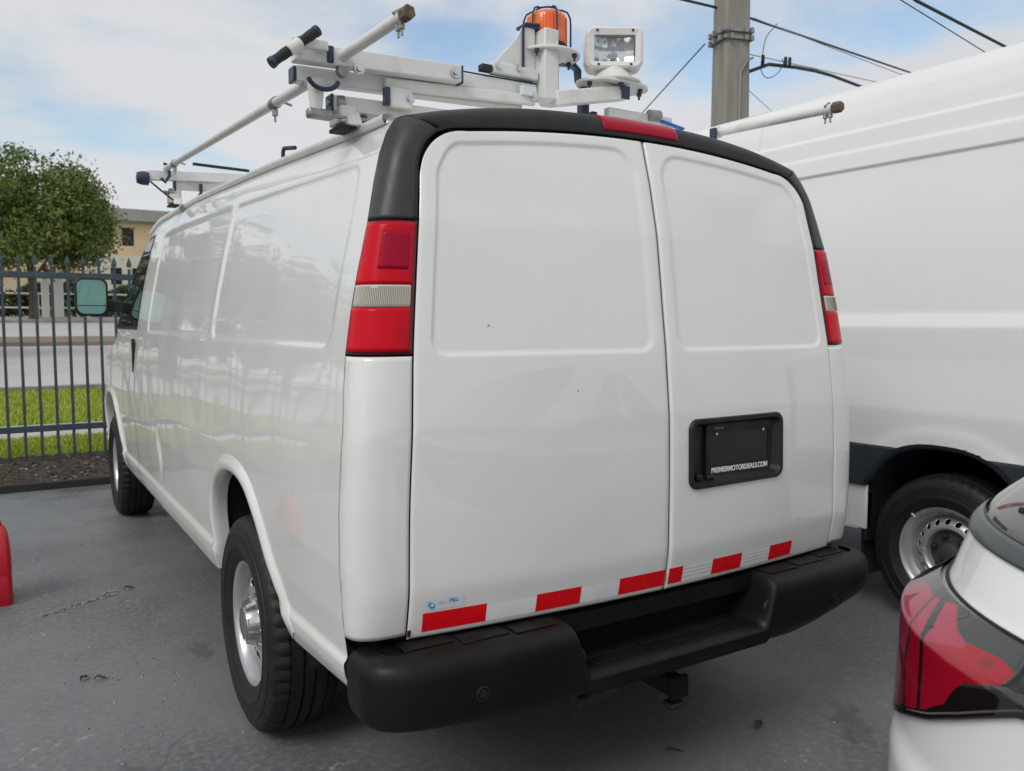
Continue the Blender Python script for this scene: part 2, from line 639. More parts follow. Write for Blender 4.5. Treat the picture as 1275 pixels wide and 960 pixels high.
_g = MB()
_g.add([(-1500, -1500, -0.04), (1500, -1500, -0.04), (1500, 1500, -0.04), (-1500, 1500, -0.04)], [(0, 1, 2, 3)])
tag(_g.build('ground', ROADM), kind='structure')
strip('parking_lot', -45, 45, -45, 6.40, 0.0, ASPH, ny=4)
strip('lawn', -160, 160, 6.40, 400, 0.004, GRASSB, ny=200)
strip('pavement', -160, 160, 9.53, 10.65, 0.03, WALKM, ny=8)
strip('road', -160, 160, 15.05, 49.0, 0.012, ROADM, ny=60)
strip('far_pavement', -160, 160, 49.25, 56.2, 0.12, WALKM, ny=12)
kb = MB()
for (y0, y1, h) in ((14.86, 15.05, 0.10), (49.0, 49.26, 0.16)):
    if 1:
        kb = MB()
        kb.add([(-160, y0, gz(y0) - .1), (160, y0, gz(y0) - .1), (160, y1, gz(y1) - .1), (-160, y1, gz(y1) - .1),
                (-160, y0, gz(y0) + h), (160, y0, gz(y0) + h), (160, y1, gz(y1) + h), (-160, y1, gz(y1) + h)],
               [(0, 1, 5, 4), (4, 5, 6, 7), (2, 3, 7, 6), (0, 4, 7, 3), (1, 2, 6, 5)])
        tag(kb.build('kerb', KERBM), kind='structure')
MEDM = mat('median_soil', (0.16, 0.13, 0.10), rough=0.9, var=(0.6, (0.22, 0.19, 0.15), 0.35, 0.7))
md_ = MB()
md_.add([(-160, 28.2, gz(28.2) - .1), (160, 28.2, gz(28.2) - .1), (160, 31.9, gz(31.9) - .1), (-160, 31.9, gz(31.9) - .1),
         (-160, 28.3, gz(28.2) + .14), (160, 28.3, gz(28.2) + .14), (160, 31.8, gz(31.9) + .14), (-160, 31.8, gz(31.9) + .14)],
        [(0, 1, 5, 4), (4, 5, 6, 7), (2, 3, 7, 6), (0, 4, 7, 3), (1, 2, 6, 5)])
tag(md_.build('median', MEDM), kind='structure')
LINEM = mat('road_line_paint', (0.62, 0.61, 0.58), rough=0.8, var=(3, (0.42, 0.41, 0.39), 0.45, 0.7))
strip('road_line', -160, 160, 15.35, 15.6, 0.018, LINEM, ny=4)
rl = MB()
for x in np.arange(-120, 120, 9.0):
    for y in (21.6, 40.0):
        rl.add([(x, y, gz(y) + .018), (x + 3, y, gz(y) + .018), (x + 3, y + .15, gz(y + .15) + .018), (x, y + .15, gz(y + .15) + .018)],
               [(0, 1, 2, 3)])
tag(rl.build('lane_dash', LINEM), kind='structure')

# mulch bed with chips, dark edging
xs = np.linspace(-30, 12, 240)
ys = np.linspace(6.44, 8.05, 18)
P = np.zeros((len(xs), len(ys), 3))
P[..., 0] = xs[:, None]
P[..., 1] = ys[None]
t_ = (ys - 6.44) / (8.05 - 6.44)
P[..., 2] = (0.012 + 0.075 * np.sin(PI * np.clip(t_ * 0.62 + 0.06, 0, 1)))[None] + rng.normal(0, .006, P.shape[:2])
tag(grid_mesh('mulch_bed', P, SOILM), kind='structure')
ch = MB()


def chip_batch(mb, n, xr, yr, zf, lo, hi):
    for _ in range(n):
        x, y = rng.uniform(*xr), rng.uniform(*yr)
        a = rng.uniform(0, PI)
        l, wd_ = rng.uniform(lo, hi), rng.uniform(lo, hi) * .35
        tl = rng.uniform(-.35, .35)
        d = np.array([math.cos(a), math.sin(a), tl])
        e = np.array([-math.sin(a), math.cos(a), rng.uniform(-.35, .35)])
        c = np.array([x, y, zf(y) + rng.uniform(0, .012)])
        up = np.array([0, 0, .008])
        vs = [c - d * l / 2 - e * wd_ / 2, c + d * l / 2 - e * wd_ * .2, c + d * l / 2 + e * wd_ * .3, c - d * l / 2 + e * wd_ / 2, c + up]
        mb.add(vs, [(0, 1, 4), (1, 2, 4), (2, 3, 4), (3, 0, 4)])


def mz(y):
    t = (y - 6.44) / 1.61
    return 0.012 + 0.075 * math.sin(PI * min(max(t * 0.62 + 0.06, 0), 1))


chip_batch(ch, 5200, (-5.5, 1.2), (6.46, 8.0), mz, .02, .07)
tag(ch.build('bark_mulch', CHIPM, smooth=0), kind='stuff')
ch = MB()
chip_batch(ch, 130, (-3.2, 0.2), (6.5, 7.9), mz, .03, .075)
PALEL = mat('dry_pale_leaf', (0.16, 0.12, 0.08), rough=0.7, island=(0.36, 0.30, 0.23))
tag(ch.build('dry_leaves', PALEL, smooth=0), kind='stuff')
ed = MB()
ed.box((-10, 6.41, 0.02), (40, 0.055, 0.10))
tag(ed.build('bed_edging', mat('black_edging', (0.022, 0.021, 0.02), rough=0.75, bump=(25, .5, .01)), bevel=.012), kind='structure')


def grass_blades(name, n, xr, yr, h0, h1):
    x = rng.uniform(*xr, n)
    y = rng.uniform(*yr, n)
    z = gz(y) + 0.004
    a = rng.uniform(0, 2 * PI, n)
    h = rng.uniform(h0, h1, n)
    wd_ = rng.uniform(.004, .009, n) * 1.5
    lx, ly = rng.normal(0, .45, n) * h, rng.normal(0, .45, n) * h
    base = np.stack([x, y, z], 1)
    sidev = np.stack([np.cos(a) * wd_, np.sin(a) * wd_, np.zeros(n)], 1)
    tip = base + np.stack([lx, ly, h], 1)
    V = np.stack([base - sidev, base + sidev, tip], 1).reshape(-1, 3)
    me = bpy.data.meshes.new(name)
    me.from_pydata(V.tolist(), [], np.arange(3 * n).reshape(-1, 3).tolist())
    return tag(link(name, me, GRASSM), kind='stuff')


grass_blades('grass', 42000, (-4.5, 0.6), (7.75, 9.52), .03, .085)
grass_blades('far_grass', 52000, (-5.5, 2.0), (10.66, 14.85), .03, .09)


# iron fence: every picket a part
def build_fence():
    root = empty('iron_fence', (0, 7.6, 0))
    tag(root, 'dark blue grey iron picket fence with spear tips along the mulch bed', 'fence')
    X0, X1 = -26.0, 8.0
    for z in (0.411, 1.947):
        MB().box(((X0 + X1) / 2, 0, z), (X1 - X0, .042, .062)).build('rail', FENCEM, root, bevel=.004)
    pk = MB()
    s = .0135
    pk.add([(-s, -s, .02), (s, -s, .02), (s, s, .02), (-s, s, .02), (-s, -s, 2.03), (s, -s, 2.03), (s, s, 2.03), (-s, s, 2.03)],
           [(0, 1, 5, 4), (1, 2, 6, 5), (2, 3, 7, 6), (3, 0, 4, 7), (0, 3, 2, 1)])
    b = [(-.020, -.016, 2.05), (.020, -.016, 2.05), (.020, .016, 2.05), (-.020, .016, 2.05),
         (-.023, -.017, 2.085), (.023, -.017, 2.085), (.023, .017, 2.085), (-.023, .017, 2.085)]
    pk.add(b + [(0, 0, 2.158)], [(0, 3, 2, 1), (0, 1, 5, 4), (1, 2, 6, 5), (2, 3, 7, 6), (3, 0, 4, 7), (4, 5, 8), (5, 6, 8), (6, 7, 8), (7, 4, 8)])
    first = pk.build('picket', FENCEM, root, smooth=0)
    x = -1.673
    xs_ = [x + .1427 * k for k in range(-168, 67)]
    for i, x in enumerate(xs_):
        o = first if i == 0 else first.copy()
        if i:
            COL.objects.link(o)
            o.parent = root
        o.location = (x, -.003, 0)
    ps = MB().box((0, 0, 1.06), (.064, .064, 2.16)).box((0, 0, 2.15), (.085, .085, .03))
    p0 = ps.build('post', FENCEM, root, bevel=.004)
    for i, x in enumerate(np.arange(-24.6 + .07, 8, 2.426)):
        o = p0 if i == 0 else p0.copy()
        if i:
            COL.objects.link(o)
            o.parent = root
        o.location = (x, .06, 0)


build_fence()


# trees
def make_tree(name, loc, h, crown, label, m=LEAFM, n_clump=260, per=46, leaf=.22, trunk_r=.22, group=None, zlo=.28):
    root = empty(name, loc)
    tag(root, label, 'tree', group)
    rx, rz = crown
    tk = MB()
    tips = []
    zc = h - rz
    tk.tube([(0, 0, -.3), (.05, 0, h * .15), (-.05, .06, h * .32), (.08, -.05, h * .5), (.0, 0, h * .74)],
            [trunk_r * 1.3, trunk_r, trunk_r * .85, trunk_r * .6, trunk_r * .2], 9)
    for k in range(11):
        a = 2 * PI * k / 11 + rng.uniform(-.3, .3)
        z0 = h * rng.uniform(.22, .5)
        e = Vector((math.cos(a) * rx * rng.uniform(.5, .85), math.sin(a) * rx * rng.uniform(.5, .85), min(h * .92, z0 + h * rng.uniform(.12, .36))))
        m1 = Vector((e.x * .45, e.y * .45, z0 + (e.z - z0) * .6))
        tk.tube([(0, 0, z0), m1, e], [trunk_r * .45, trunk_r * .28, trunk_r * .08], 6)
        tips.append(e)
    tk.build('trunk', BARK, root)
    # clump centres through the crown volume
    cs = []
    lobes = [(rng.normal(0, .38, 3) * [rx, rx, rz * .8], rng.uniform(.38, .62)) for _ in range(9)]
    while len(cs) < n_clump:
        if rng.random() < .7:
            lc, lr = lobes[rng.integers(len(lobes))]
            d = rng.normal(0, 1, 3)
            d /= np.linalg.norm(d)
            p = lc + d * lr * rng.uniform(.6, 1.0) * np.array([rx, rx, rz])
        else:
            d = rng.normal(0, 1, 3)
            d /= np.linalg.norm(d)
            p = d * rng.uniform(.35, 1.02) ** .6 * np.array([rx, rx, rz])
        if (p[0] / rx) ** 2 + (p[1] / rx) ** 2 + (p[2] / rz) ** 2 > 1.18:
            continue
        if p[2] < -rz * .92:
            continue
        cs.append(p + [0, 0, zc])
    cs = np.array(cs)
    n = n_clump * per
    c = np.repeat(cs, per, 0)
    cr = np.repeat(rng.uniform(.45, 1.0, n_clump), per)
    o = rng.normal(0, 1, (n, 3)) * (rx * .115) * cr[:, None]
    o[:, 2] *= .7
    p = c + o
    a = rng.normal(0, 1, (n, 3))
    a /= np.linalg.norm(a, axis=1)[:, None]
    b = np.cross(a, rng.normal(0, 1, (n, 3)))
    b /= np.linalg.norm(b, axis=1)[:, None]
    s = leaf * rng.uniform(.5, 1.15, n)[:, None]
    V = np.stack([p - a * s, p - b * s * .45, p + a * s, p + b * s * .45], 1).reshape(-1, 3)
    me = bpy.data.meshes.new('crown')
    me.from_pydata(V.tolist(), [], np.arange(4 * n).reshape(-1, 4).tolist())
    link('crown', me, m, root)
    return root


def gzf(y):
    return float(gz(y))


make_tree('broadleaf_tree', (-.05, 52, gzf(52)), 9.5, (4.7, 3.5), 'large bushy green tree behind the picket fence at left', n_clump=520, per=85, leaf=.15)
make_tree('shade_tree', (-4.5, 24, gzf(24)), 6.6, (2.6, 2.9), 'broad dark green tree beyond the fence left of the photo edge', m=LEAFD, n_clump=200, per=46, leaf=.14)
make_tree('shade_tree', (-8.2, 23.5, gzf(23.5)), 6.2, (3.1, 2.5), 'tall roadside tree across the lawn left of the photo edge', m=LEAFD, n_clump=200, per=46, leaf=.16)
make_tree('shade_tree', (-17, 24, gzf(24)), 4.6, (3.4, 1.9), 'low spreading tree far left beyond the fence', m=LEAFD, n_clump=160, per=40, leaf=.18)


def make_hedge(name, x0, x1, y, h, label):
    n = int((x1 - x0) * 900)
    x = rng.uniform(x0, x1, n)
    yy = y + rng.normal(0, .55, n)
    hh = h * (.8 + .2 * np.sin(x * 1.7) * np.cos(x * .6 + 1))
    z = gzf(y) + hh * rng.uniform(0.0, 1.0, n) ** .8
    p = np.stack([x, yy, z], 1)
    a = rng.normal(0, 1, (n, 3))
    a /= np.linalg.norm(a, axis=1)[:, None]
    b = np.cross(a, rng.normal(0, 1, (n, 3)))
    b /= np.linalg.norm(b, axis=1)[:, None]
    s = .15 * rng.uniform(.5, 1.2, n)[:, None]
    V = np.stack([p - a * s, p - b * s * .5, p + a * s, p + b * s * .5], 1).reshape(-1, 3)
    me = bpy.data.meshes.new(name)
    me.from_pydata(V.tolist(), [], np.arange(4 * n).reshape(-1, 4).tolist())
    o = link(name, me, LEAFD)
    return tag(o, label, 'hedge')


make_hedge('hedge', -14, 9, 60.5, 2.7, 'dark clipped hedge behind the white gate posts across the road')

# white railing and gate pillars across the road
gp = MB().box((0, 0, 1.28), (.42, .42, 2.56)).box((0, 0, 2.6), (.52, .52, .09))
pil = gp.build('gate_pillar', GATEW, bevel=.02)
pil.location = (0.80, 57.2, gzf(57.2))
tag(pil, 'slim white gate pillar across the road, the shaded left one', 'pillar', 'white pillars across the road')
pil2 = MB().box((0, 0, 1.28), (.58, .5, 2.56)).box((0, 0, 2.6), (.66, .58, .09)).build('gate_pillar', GATEW, bevel=.02)
pil2.location = (1.50, 57.2, gzf(57.2))
tag(pil2, 'wider white gate pillar across the road, right of the slim one', 'pillar', 'white pillars across the road')
rr = empty('white_railing', (0, 57.6, gzf(57.6)))
tag(rr, 'white two rail fence across the road beside the gate pillars', 'railing')
for z in (0.66, 1.54):
    MB().box((-2, 0, z), (16, .08, .10)).build('rail', GATEW, rr)
for x in (-8, -5.5, -3.0, .42, 3.3, 5.6):
    MB().box((x, .05, .8), (.09, .09, 1.6)).build('post', GATEW, rr)
gs = MB()
for (a, b) in (((-1.36, 2.02), (-.80, 2.02)), ((-.80, 2.02), (-.80, 1.5)), ((-1.36, 2.02), (-1.36, 1.5))):
    gs.beam((a[0], 0, a[1]), (b[0], 0, b[1]), .08, .08, up=(0, 1, 0))
gs.build('loop', GATEW, rr)


# tan building far behind
def tan_building():
    root = empty('tan_building', (0, 85, gzf(85)))
    tag(root, 'tan stucco building with grey cornice and barred windows behind the tree', 'building')
    x0, x1, H = -14.0, 30.0, 9.3
    wins = [(8.55 + dx, 6.95, 1.06, 1.72) for dx in (-18, -12, -6, 0, 6, 12, 18)]
    # wall with real openings: built from vertical and horizontal pieces round each window
    mb = MB()
    edges = [x0]
    for (wx, wz, ww, wh) in wins:
        mb.box(((edges[-1] + wx) / 2, 0.2, H / 2), (wx - edges[-1], .4, H))
        mb.box((wx + ww / 2, .2, wz / 2), (ww, .39, wz))
        mb.box((wx + ww / 2, .2, (wz + wh + H) / 2), (ww, .39, H - wz - wh))
        edges.append(wx + ww)
    mb.box(((edges[-1] + x1) / 2, .2, H / 2), (x1 - edges[-1], .4, H))
    mb.box(((x0 + x1) / 2, 6, H / 2), (x1 - x0 - .1, 11, H - .1))
    mb.build('wall', STUCCO, root, smooth=0)
    MB().box(((x0 + x1) / 2, 5.5, H + .55), (x1 - x0 + .8, 12.2, 1.1)).box(((x0 + x1) / 2, 5.5, H - .02), (x1 - x0 + .4, 11.7, .3)).build('cornice', CORN, root, smooth=0)
    for (wx, wz, ww, wh) in wins:
        wn = MB().box((wx + ww / 2, .24, wz + wh / 2), (ww, .03, wh)).build('window', GLASS, root, smooth=0)
        br = MB()
        for k in range(6):
            br.box((wx + ww * (k + .5) / 6, .12, wz + wh / 2), (.05, .04, wh))
        br.build('window_bars', mat_bars, wn, smooth=0)
    MB().box((7.4, -1.6, 2.9), (5.0, 3.0, 5.8)).build('porch', CREAM, root, smooth=0)
    for k in range(2):
        MB().box((7.6 + 1.8 * k, -3.12, 3.9), (.9, .06, 1.5)).build('porch_window', GLASS, root, smooth=0)


mat_bars = mat('dark_window_bars', (0.05, 0.05, 0.055), rough=0.5)
tan_building()


# utility pole and the lines on it
def util_pole():
    root = empty('utility_pole', (5.42, 4.90, 0), -.28)
    tag(root, 'square tapered concrete utility pole rising behind the tall white van', 'utility pole')
    mb = MB()
    a0, a1, H = .188, .128, 9.0
    ch_ = .03
    ring = lambda a, z: [(-a + ch_, -a, z), (a - ch_, -a, z), (a, -a + ch_, z), (a, a - ch_, z), (a - ch_, a, z), (-a + ch_, a, z), (-a, a - ch_, z), (-a, -a + ch_, z)]
    vs = []
    for k in range(13):
        z = H * k / 12
        vs += ring(a0 + (a1 - a0) * k / 12, z)
    fs = []
    for k in range(12):
        for j in range(8):
            fs.append((k * 8 + j, k * 8 + (j + 1) % 8, k * 8 + 8 + (j + 1) % 8, k * 8 + 8 + j))
    fs.append(tuple(range(96, 104)))
    mb.add(vs, fs)
    shaft = mb.build('shaft', CONC, root, smooth=20)
    bd = MB()
    s = .160
    for z in (4.62, 4.70):
        bd.box((0, -s - .012, z), (2 * s + .05, .018, .035)).box((0, s + .012, z), (2 * s + .05, .018, .035))
        bd.box((-s - .012, 0, z), (.018, 2 * s, .035)).box((s + .012, 0, z), (.018, 2 * s, .035))
    for z in (4.62, 4.70):
        for (px, py) in ((-.11, -s - .04), (.07, -s - .04), (.14, -s - .04), (-s - .04, -.1), (-s - .04, .12), (-s - .05, .02)):
            bd.box((px, py, z), (.035, .035, .06))
    bd.build('clamp_band', GALV, root, smooth=0, bevel=.004)
    cv = MB().tube([(.02, -a0 - .006 + .03, .1), (.02, -s - .012, 4.25), (.10, -s - .02, 4.38), (.18, -.16, 4.42)], .013, 8)
    cv.build('ground_wire', GALV, root)


util_pole()


def wire(name, pts, r, label, sag=0.0, m=CABLE, n=18):
    P_ = []
    for i in range(len(pts) - 1):
        a, b = Vector(pts[i]), Vector(pts[i + 1])
        for k in range(n):
            t = k / n
            p = a.lerp(b, t)
            p.z -= sag * 4 * t * (1 - t)
            P_.append(p)
    P_.append(Vector(pts[-1]))
    o = MB().tube(P_, r, 6).build(name, m)
    return tag(o, label, 'cable')


wire('power_cable', [(-2.0, 4.2, 4.40), (5.42, 5.02, 5.02), (17.0, 8.2, 6.32)], .014, 'upper black cable running past the concrete pole and down to the right')
wire('thin_cable', [(5.76, 4.89, 4.95), (17.1, 8.5, 6.3)], .006, 'thin pale wire just below the upper black cable', m=GALV)
wire('support_cable', [(5.60, 4.95, 4.56), (14.5, 7.9, 6.0)], .006, 'thin grey wire from the clamp band toward the right', m=GALV)
wire('drop_cable', catmull([(5.55, 4.92, 4.28), (5.74, 4.93, 4.40), (5.95, 4.93, 4.475), (6.6, 5.04, 4.58), (7.7, 5.4, 4.76), (9.08, 5.89, 4.925), (12.2, 7.0, 5.3)], 12).tolist(), .021,
     'thick black drop cable curving off the pole toward the tall white van', n=3)
wire('guy_wire', [(5.16, 5.05, 4.60), (6.8, 8.6, 4.38), (9.0, 13.4, 4.0)], .008, 'thin guy wire slanting down left from the concrete pole')
wire('stay_wire', [(5.56, 5.0, 4.30), (10.5, 8.6, 5.25)], .006, 'short thin stay wire slanting right below the clamp band', m=GALV)
wire('overhead_cable', [(0.5, 1.95, 4.72), (6.96, 3.673, 4.992), (9.954, 4.183, 5.107), (22, 6.2, 5.6)], .019, 'thick dark overhead cable crossing the top right corner')
wire('overhead_wire', [(0.5, 2.2, 4.8), (6.826, 3.756, 4.992), (9.696, 4.338, 5.043), (22, 6.9, 5.3)], .007, 'thin overhead wire beside the thick one in the top right corner')
wire('coil_wire', catmull([(6.15, 4.88, 4.955), (6.03, 4.93, 4.80), (5.99, 4.945, 4.62), (5.97, 4.95, 4.42), (6.08, 4.95, 4.345), (6.25, 4.95, 4.42), (6.36, 4.953, 4.562), (6.33, 4.95, 4.60)], 26).tolist(), .005,
     'thin looped wire hanging beside the pole', n=2)
for i_, p in enumerate(((5.99, 4.94, 4.53), (6.45, 5.0, 4.60), (6.56, 5.03, 4.62))):
    tag(MB().box(p, (.03, .03, .12)).build('cable_clip', CABLE, bevel=.005),
        ['black clip on the drop cable nearest the concrete pole', 'black cable clip, left one of the close pair', 'black cable clip, right one of the close pair'][i_],
        'cable clip', 'clips along the drop cable')


# ------------------------------------------------------------------ the white cargo van (rear at y = 0, nose towards +y)
AX_R, AX_F = 1.10, 5.04
van = empty('cargo_van', (0, 0, 0))
tag(van, 'white cargo van with red tail lights and black bumper, filling the middle of the lot', 'van')

hw_ref = dense([.40, .45, .50, .545, .565, .60, .70, .85, 1.0, 1.15, 1.3, 1.4, 1.5, 1.6, 1.74, 1.85, 1.93, 1.99, 2.03, 2.06],
               [.950, .970, .982, .986, .974, .977, .986, .994, .993, .984, .969, .955, .939, .919, .886, .856, .830, .800, .768, .74], 700, .012)
dz_t = dense([-.2, .1, .5, 1.4, 2.2, 2.9, 4.0, 7], [0, 0, .012, .055, .085, .107, .112, .112], 400, .3)
zb_t = dense([-.2, .0, .6, 1.55, 1.8, 7], [.535, .53, .487, .447, .440, .440], 300, .2)
ztop_t = dense([-.2, 3.95, 4.1, 5.05, 5.2, 5.75, 5.92, 6.0, 6.04], [2.03, 2.03, 1.99, 1.335, 1.28, 1.15, 1.04, .86, .58], 800, .03)


def ztop(y):
    return ztop_t(y) + dz_t(y) * np.clip((4.6 - y) / .6, 0, 1)


def tap(y):
    return .22 * np.clip((y - 5.45) / .59, 0, 1) ** 2.6


def hw(y, z):
    zb_ = zb_t(y)
    zl = np.interp(z, [0, 1], [0, 1])
    low = .44 + (z - zb_) * (.70 - .44) / (.70 - zb_)
    zr = np.where(z < .70, low, z)
    zr = np.where(zr > 1.4, 1.4 + (zr - 1.4) / (1 + dz_t(y) / .63), zr)
    return hw_ref(zr) - tap(y)


LIP_R = [(1.615, .40), (1.61, .55), (1.60, .69), (1.56, .79), (1.475, .865), (1.34, .912), (1.17, .918), (1.03, .885), (.91, .81), (.80, .695), (.69, .59), (.60, .49), (.56, .42)]
LIP_F = [(AX_F + .50, .36), (AX_F + .52, .5), (AX_F + .515, .66), (AX_F + .47, .79), (AX_F + .37, .88), (AX_F + .22, .925), (AX_F + .03, .925),
         (AX_F - .13, .88), (AX_F - .26, .79), (AX_F - .36, .67), (AX_F - .44, .54), (AX_F - .49, .42), (AX_F - .5, .36)]
LIP_R = catmull(LIP_R, 60)
LIP_F = catmull(LIP_F, 60)


def side_recess(y, z):
    d = dz_t(y)
    zt = 1.915 + .75 * d
    s1 = sdf_rr(y, np.where(z > 1.66, z - (zt - 1.915), z), .235, 1.725, 1.413, 1.915, .055)
    s2 = sdf_rr(y, np.where(z > 1.66, z - (zt - 1.915), z), 1.795, 3.50, 1.420, 1.915, .05)
    r = np.maximum(smooth01(.5 - s1 / .016), smooth01(.5 - s2 / .016)) * .007
    r = r + .0007 * np.sin(y * 4.3 + z * 3.0) * np.sin(z * 9.0 + .6) + .0005 * np.sin(y * 11 - z * 7)
    # small crease dent on the cargo door
    r = r + .013 * np.exp(-(((y - 2.93) / .035) ** 2 + ((z - .75) / .09) ** 2))
    r = r - .007 * np.exp(-(((y - 2.99) / .02) ** 2 + ((z - .80) / .06) ** 2))
    return r


SEAMS = [(3.852, .008), (5.135, .008)]


def body_mesh():
    ys = list(np.arange(.105, 6.035, .013))
    for (s, wd_) in SEAMS:
        ys = [y for y in ys if abs(y - s) > wd_ * 1.4] + [s - wd_ * .75, s - wd_ * .45, s - wd_ * .35, s + wd_ * .35, s + wd_ * .45, s + wd_ * .75]
    ys = np.array(sorted(ys))
    NS, NT = 170, 36
    K = 2 * NS + NT
    P = np.zeros((len(ys), K, 3))
    v = np.linspace(0, 1, NS)
    for i, y in enumerate(ys):
        z0, z1 = float(zb_t(y)), float(ztop(y))
        z0 = min(z0, z1 - .05)
        z = z0 + (z1 - z0) * v
        x = hw(y, z) - side_recess(y, z)
        for (s, wd_) in SEAMS:
            if abs(y - s) < wd_ * .4 and z1 > .6:
                x = x - .018
        u = np.linspace(-1, 1, NT + 2)[1:-1]
        xe = x[-1]
        crown = (.082 + .006 * min(1, max(0, (y - .1) / 1.2)))
        zt = z1 + crown * (1 - np.abs(u) ** 2.6)
        P[i, :NS, 0] = -x
        P[i, :NS, 2] = z
        P[i, NS:NS + NT, 0] = xe * u
        P[i, NS:NS + NT, 2] = zt
        P[i, NS + NT:, 0] = x[::-1]
        P[i, NS + NT:, 2] = z[::-1]
        sh = np.zeros(K)
        sz = np.interp(z, [1.2, 1.4, 1.74, 1.95, 2.03], [0, .032, .045, .095, .13])
        sh[:NS] = sz
        sh[NS:NS + NT] = .13
        sh[NS + NT:] = sz[::-1]
        P[i, :, 1] = y + sh * (1 - smooth01((y - .105) / .8))
    return ys, P, NS, NT, K


YS, BP, NS, NT, KK = body_mesh()
cy_ = (BP[:-1, :-1] + BP[1:, 1:]) / 2
side_col = np.zeros(KK - 1, bool)
side_col[:NS - 1] = True
side_col[NS + NT:] = True


def shrink(poly, c, k):
    return [(c[0] + (p[0] - c[0]) * k, c[1] + (p[1] - c[1]) * k) for p in poly]


arch = in_poly(cy_[..., 1], cy_[..., 2], [(1.1 + (p[0] - 1.1) * 1.025, .4 + (p[1] - .4) * 1.025) for p in LIP_R] + [(.5, .2), (1.7, .2)]) | in_poly(cy_[..., 1], cy_[..., 2], [(AX_F + (p[0] - AX_F) * 1.025, .4 + (p[1] - .4) * 1.025) for p in LIP_F] + [(4.4, .2), (5.6, .2)])
keep = ~(arch & side_col[None])
ymid = (YS[:-1] + YS[1:]) / 2
groove = np.zeros(len(ymid), bool)
for (s, wd_) in SEAMS:
    groove |= np.abs(ymid - s) < wd_ * .42
indoor = (ymid > 3.852) & (ymid < 5.135)
door_l = np.zeros(keep.shape, bool)
door_l[:, :NS - 1] = indoor[:, None]
door_r = np.zeros(keep.shape, bool)
door_r[:, NS + NT:] = indoor[:, None]
sill = np.zeros(keep.shape, bool)
sill[:, :7] = True
sill[:, -7:] = True
mi = np.zeros(keep.shape, int)
mi[groove] = 1
mi[:, NS - 1:NS + NT] = 0
body = grid_mesh('body', BP, [WHITE, RUBBER], van, keep & ~(door_l & ~sill) & ~(door_r & ~sill), mi, flip=True)
for dm in (door_l, door_r):
    fd = grid_mesh('front_door', BP, [WHITE, RUBBER], van, keep & dm & ~sill, mi, flip=True)
    sgn = -1 if dm is door_l else 1
    # window, a thin pane standing just proud of its black surround
    for (nm, off, grow, mm) in (('window_surround', .0018, .022, RUBBER), ('window', .0035, 0, GLASS)):
        zs = np.linspace(1.452 - grow, 2.03 + grow * .6, 30)
        ya_ = np.interp(zs, [1.40, 2.06], [3.955, 3.915]) - grow
        yb_ = np.interp(zs, [1.40, 1.45, 1.99, 2.04, 2.08], [5.02, 4.98, 4.20, 4.08, 3.97]) + grow
        s_ = np.linspace(0, 1, 26)
        G = np.zeros((30, 26, 3))
        for i, z in enumerate(zs):
            yy = ya_[i] + (max(yb_[i], ya_[i] + .02) - ya_[i]) * s_
            G[i, :, 1] = yy
            G[i, :, 2] = z
            G[i, :, 0] = sgn * (hw(yy, z) + off)
        grid_mesh(nm, G, mm, fd, flip=(sgn < 0))
    hd = MB().box((sgn * .978, 3.93, 1.262), (.022, .034, .225))
    hd.build('handle', BLACKP, fd, bevel=.012, seg=3)
# windscreen
G = np.zeros((14, 24, 3))
for i, y in enumerate(np.linspace(4.16, 5.0, 14)):
    xe = float(hw(y, ztop(y))) - .03
    u = np.linspace(-1, 1, 24)
    G[i, :, 0] = xe * u
    G[i, :, 1] = y
    G[i, :, 2] = ztop(y) + .088 * (1 - np.abs(u) ** 2.6) + .004
grid_mesh('windscreen', G, GLASS, van)
nose = MB()
row = BP[-1]
nose.add(row.tolist(), [tuple(range(KK))])
nose.box((0, 6.03, .52), (1.5, .10, .20))
nose.build('front_fascia', WHITE, van)
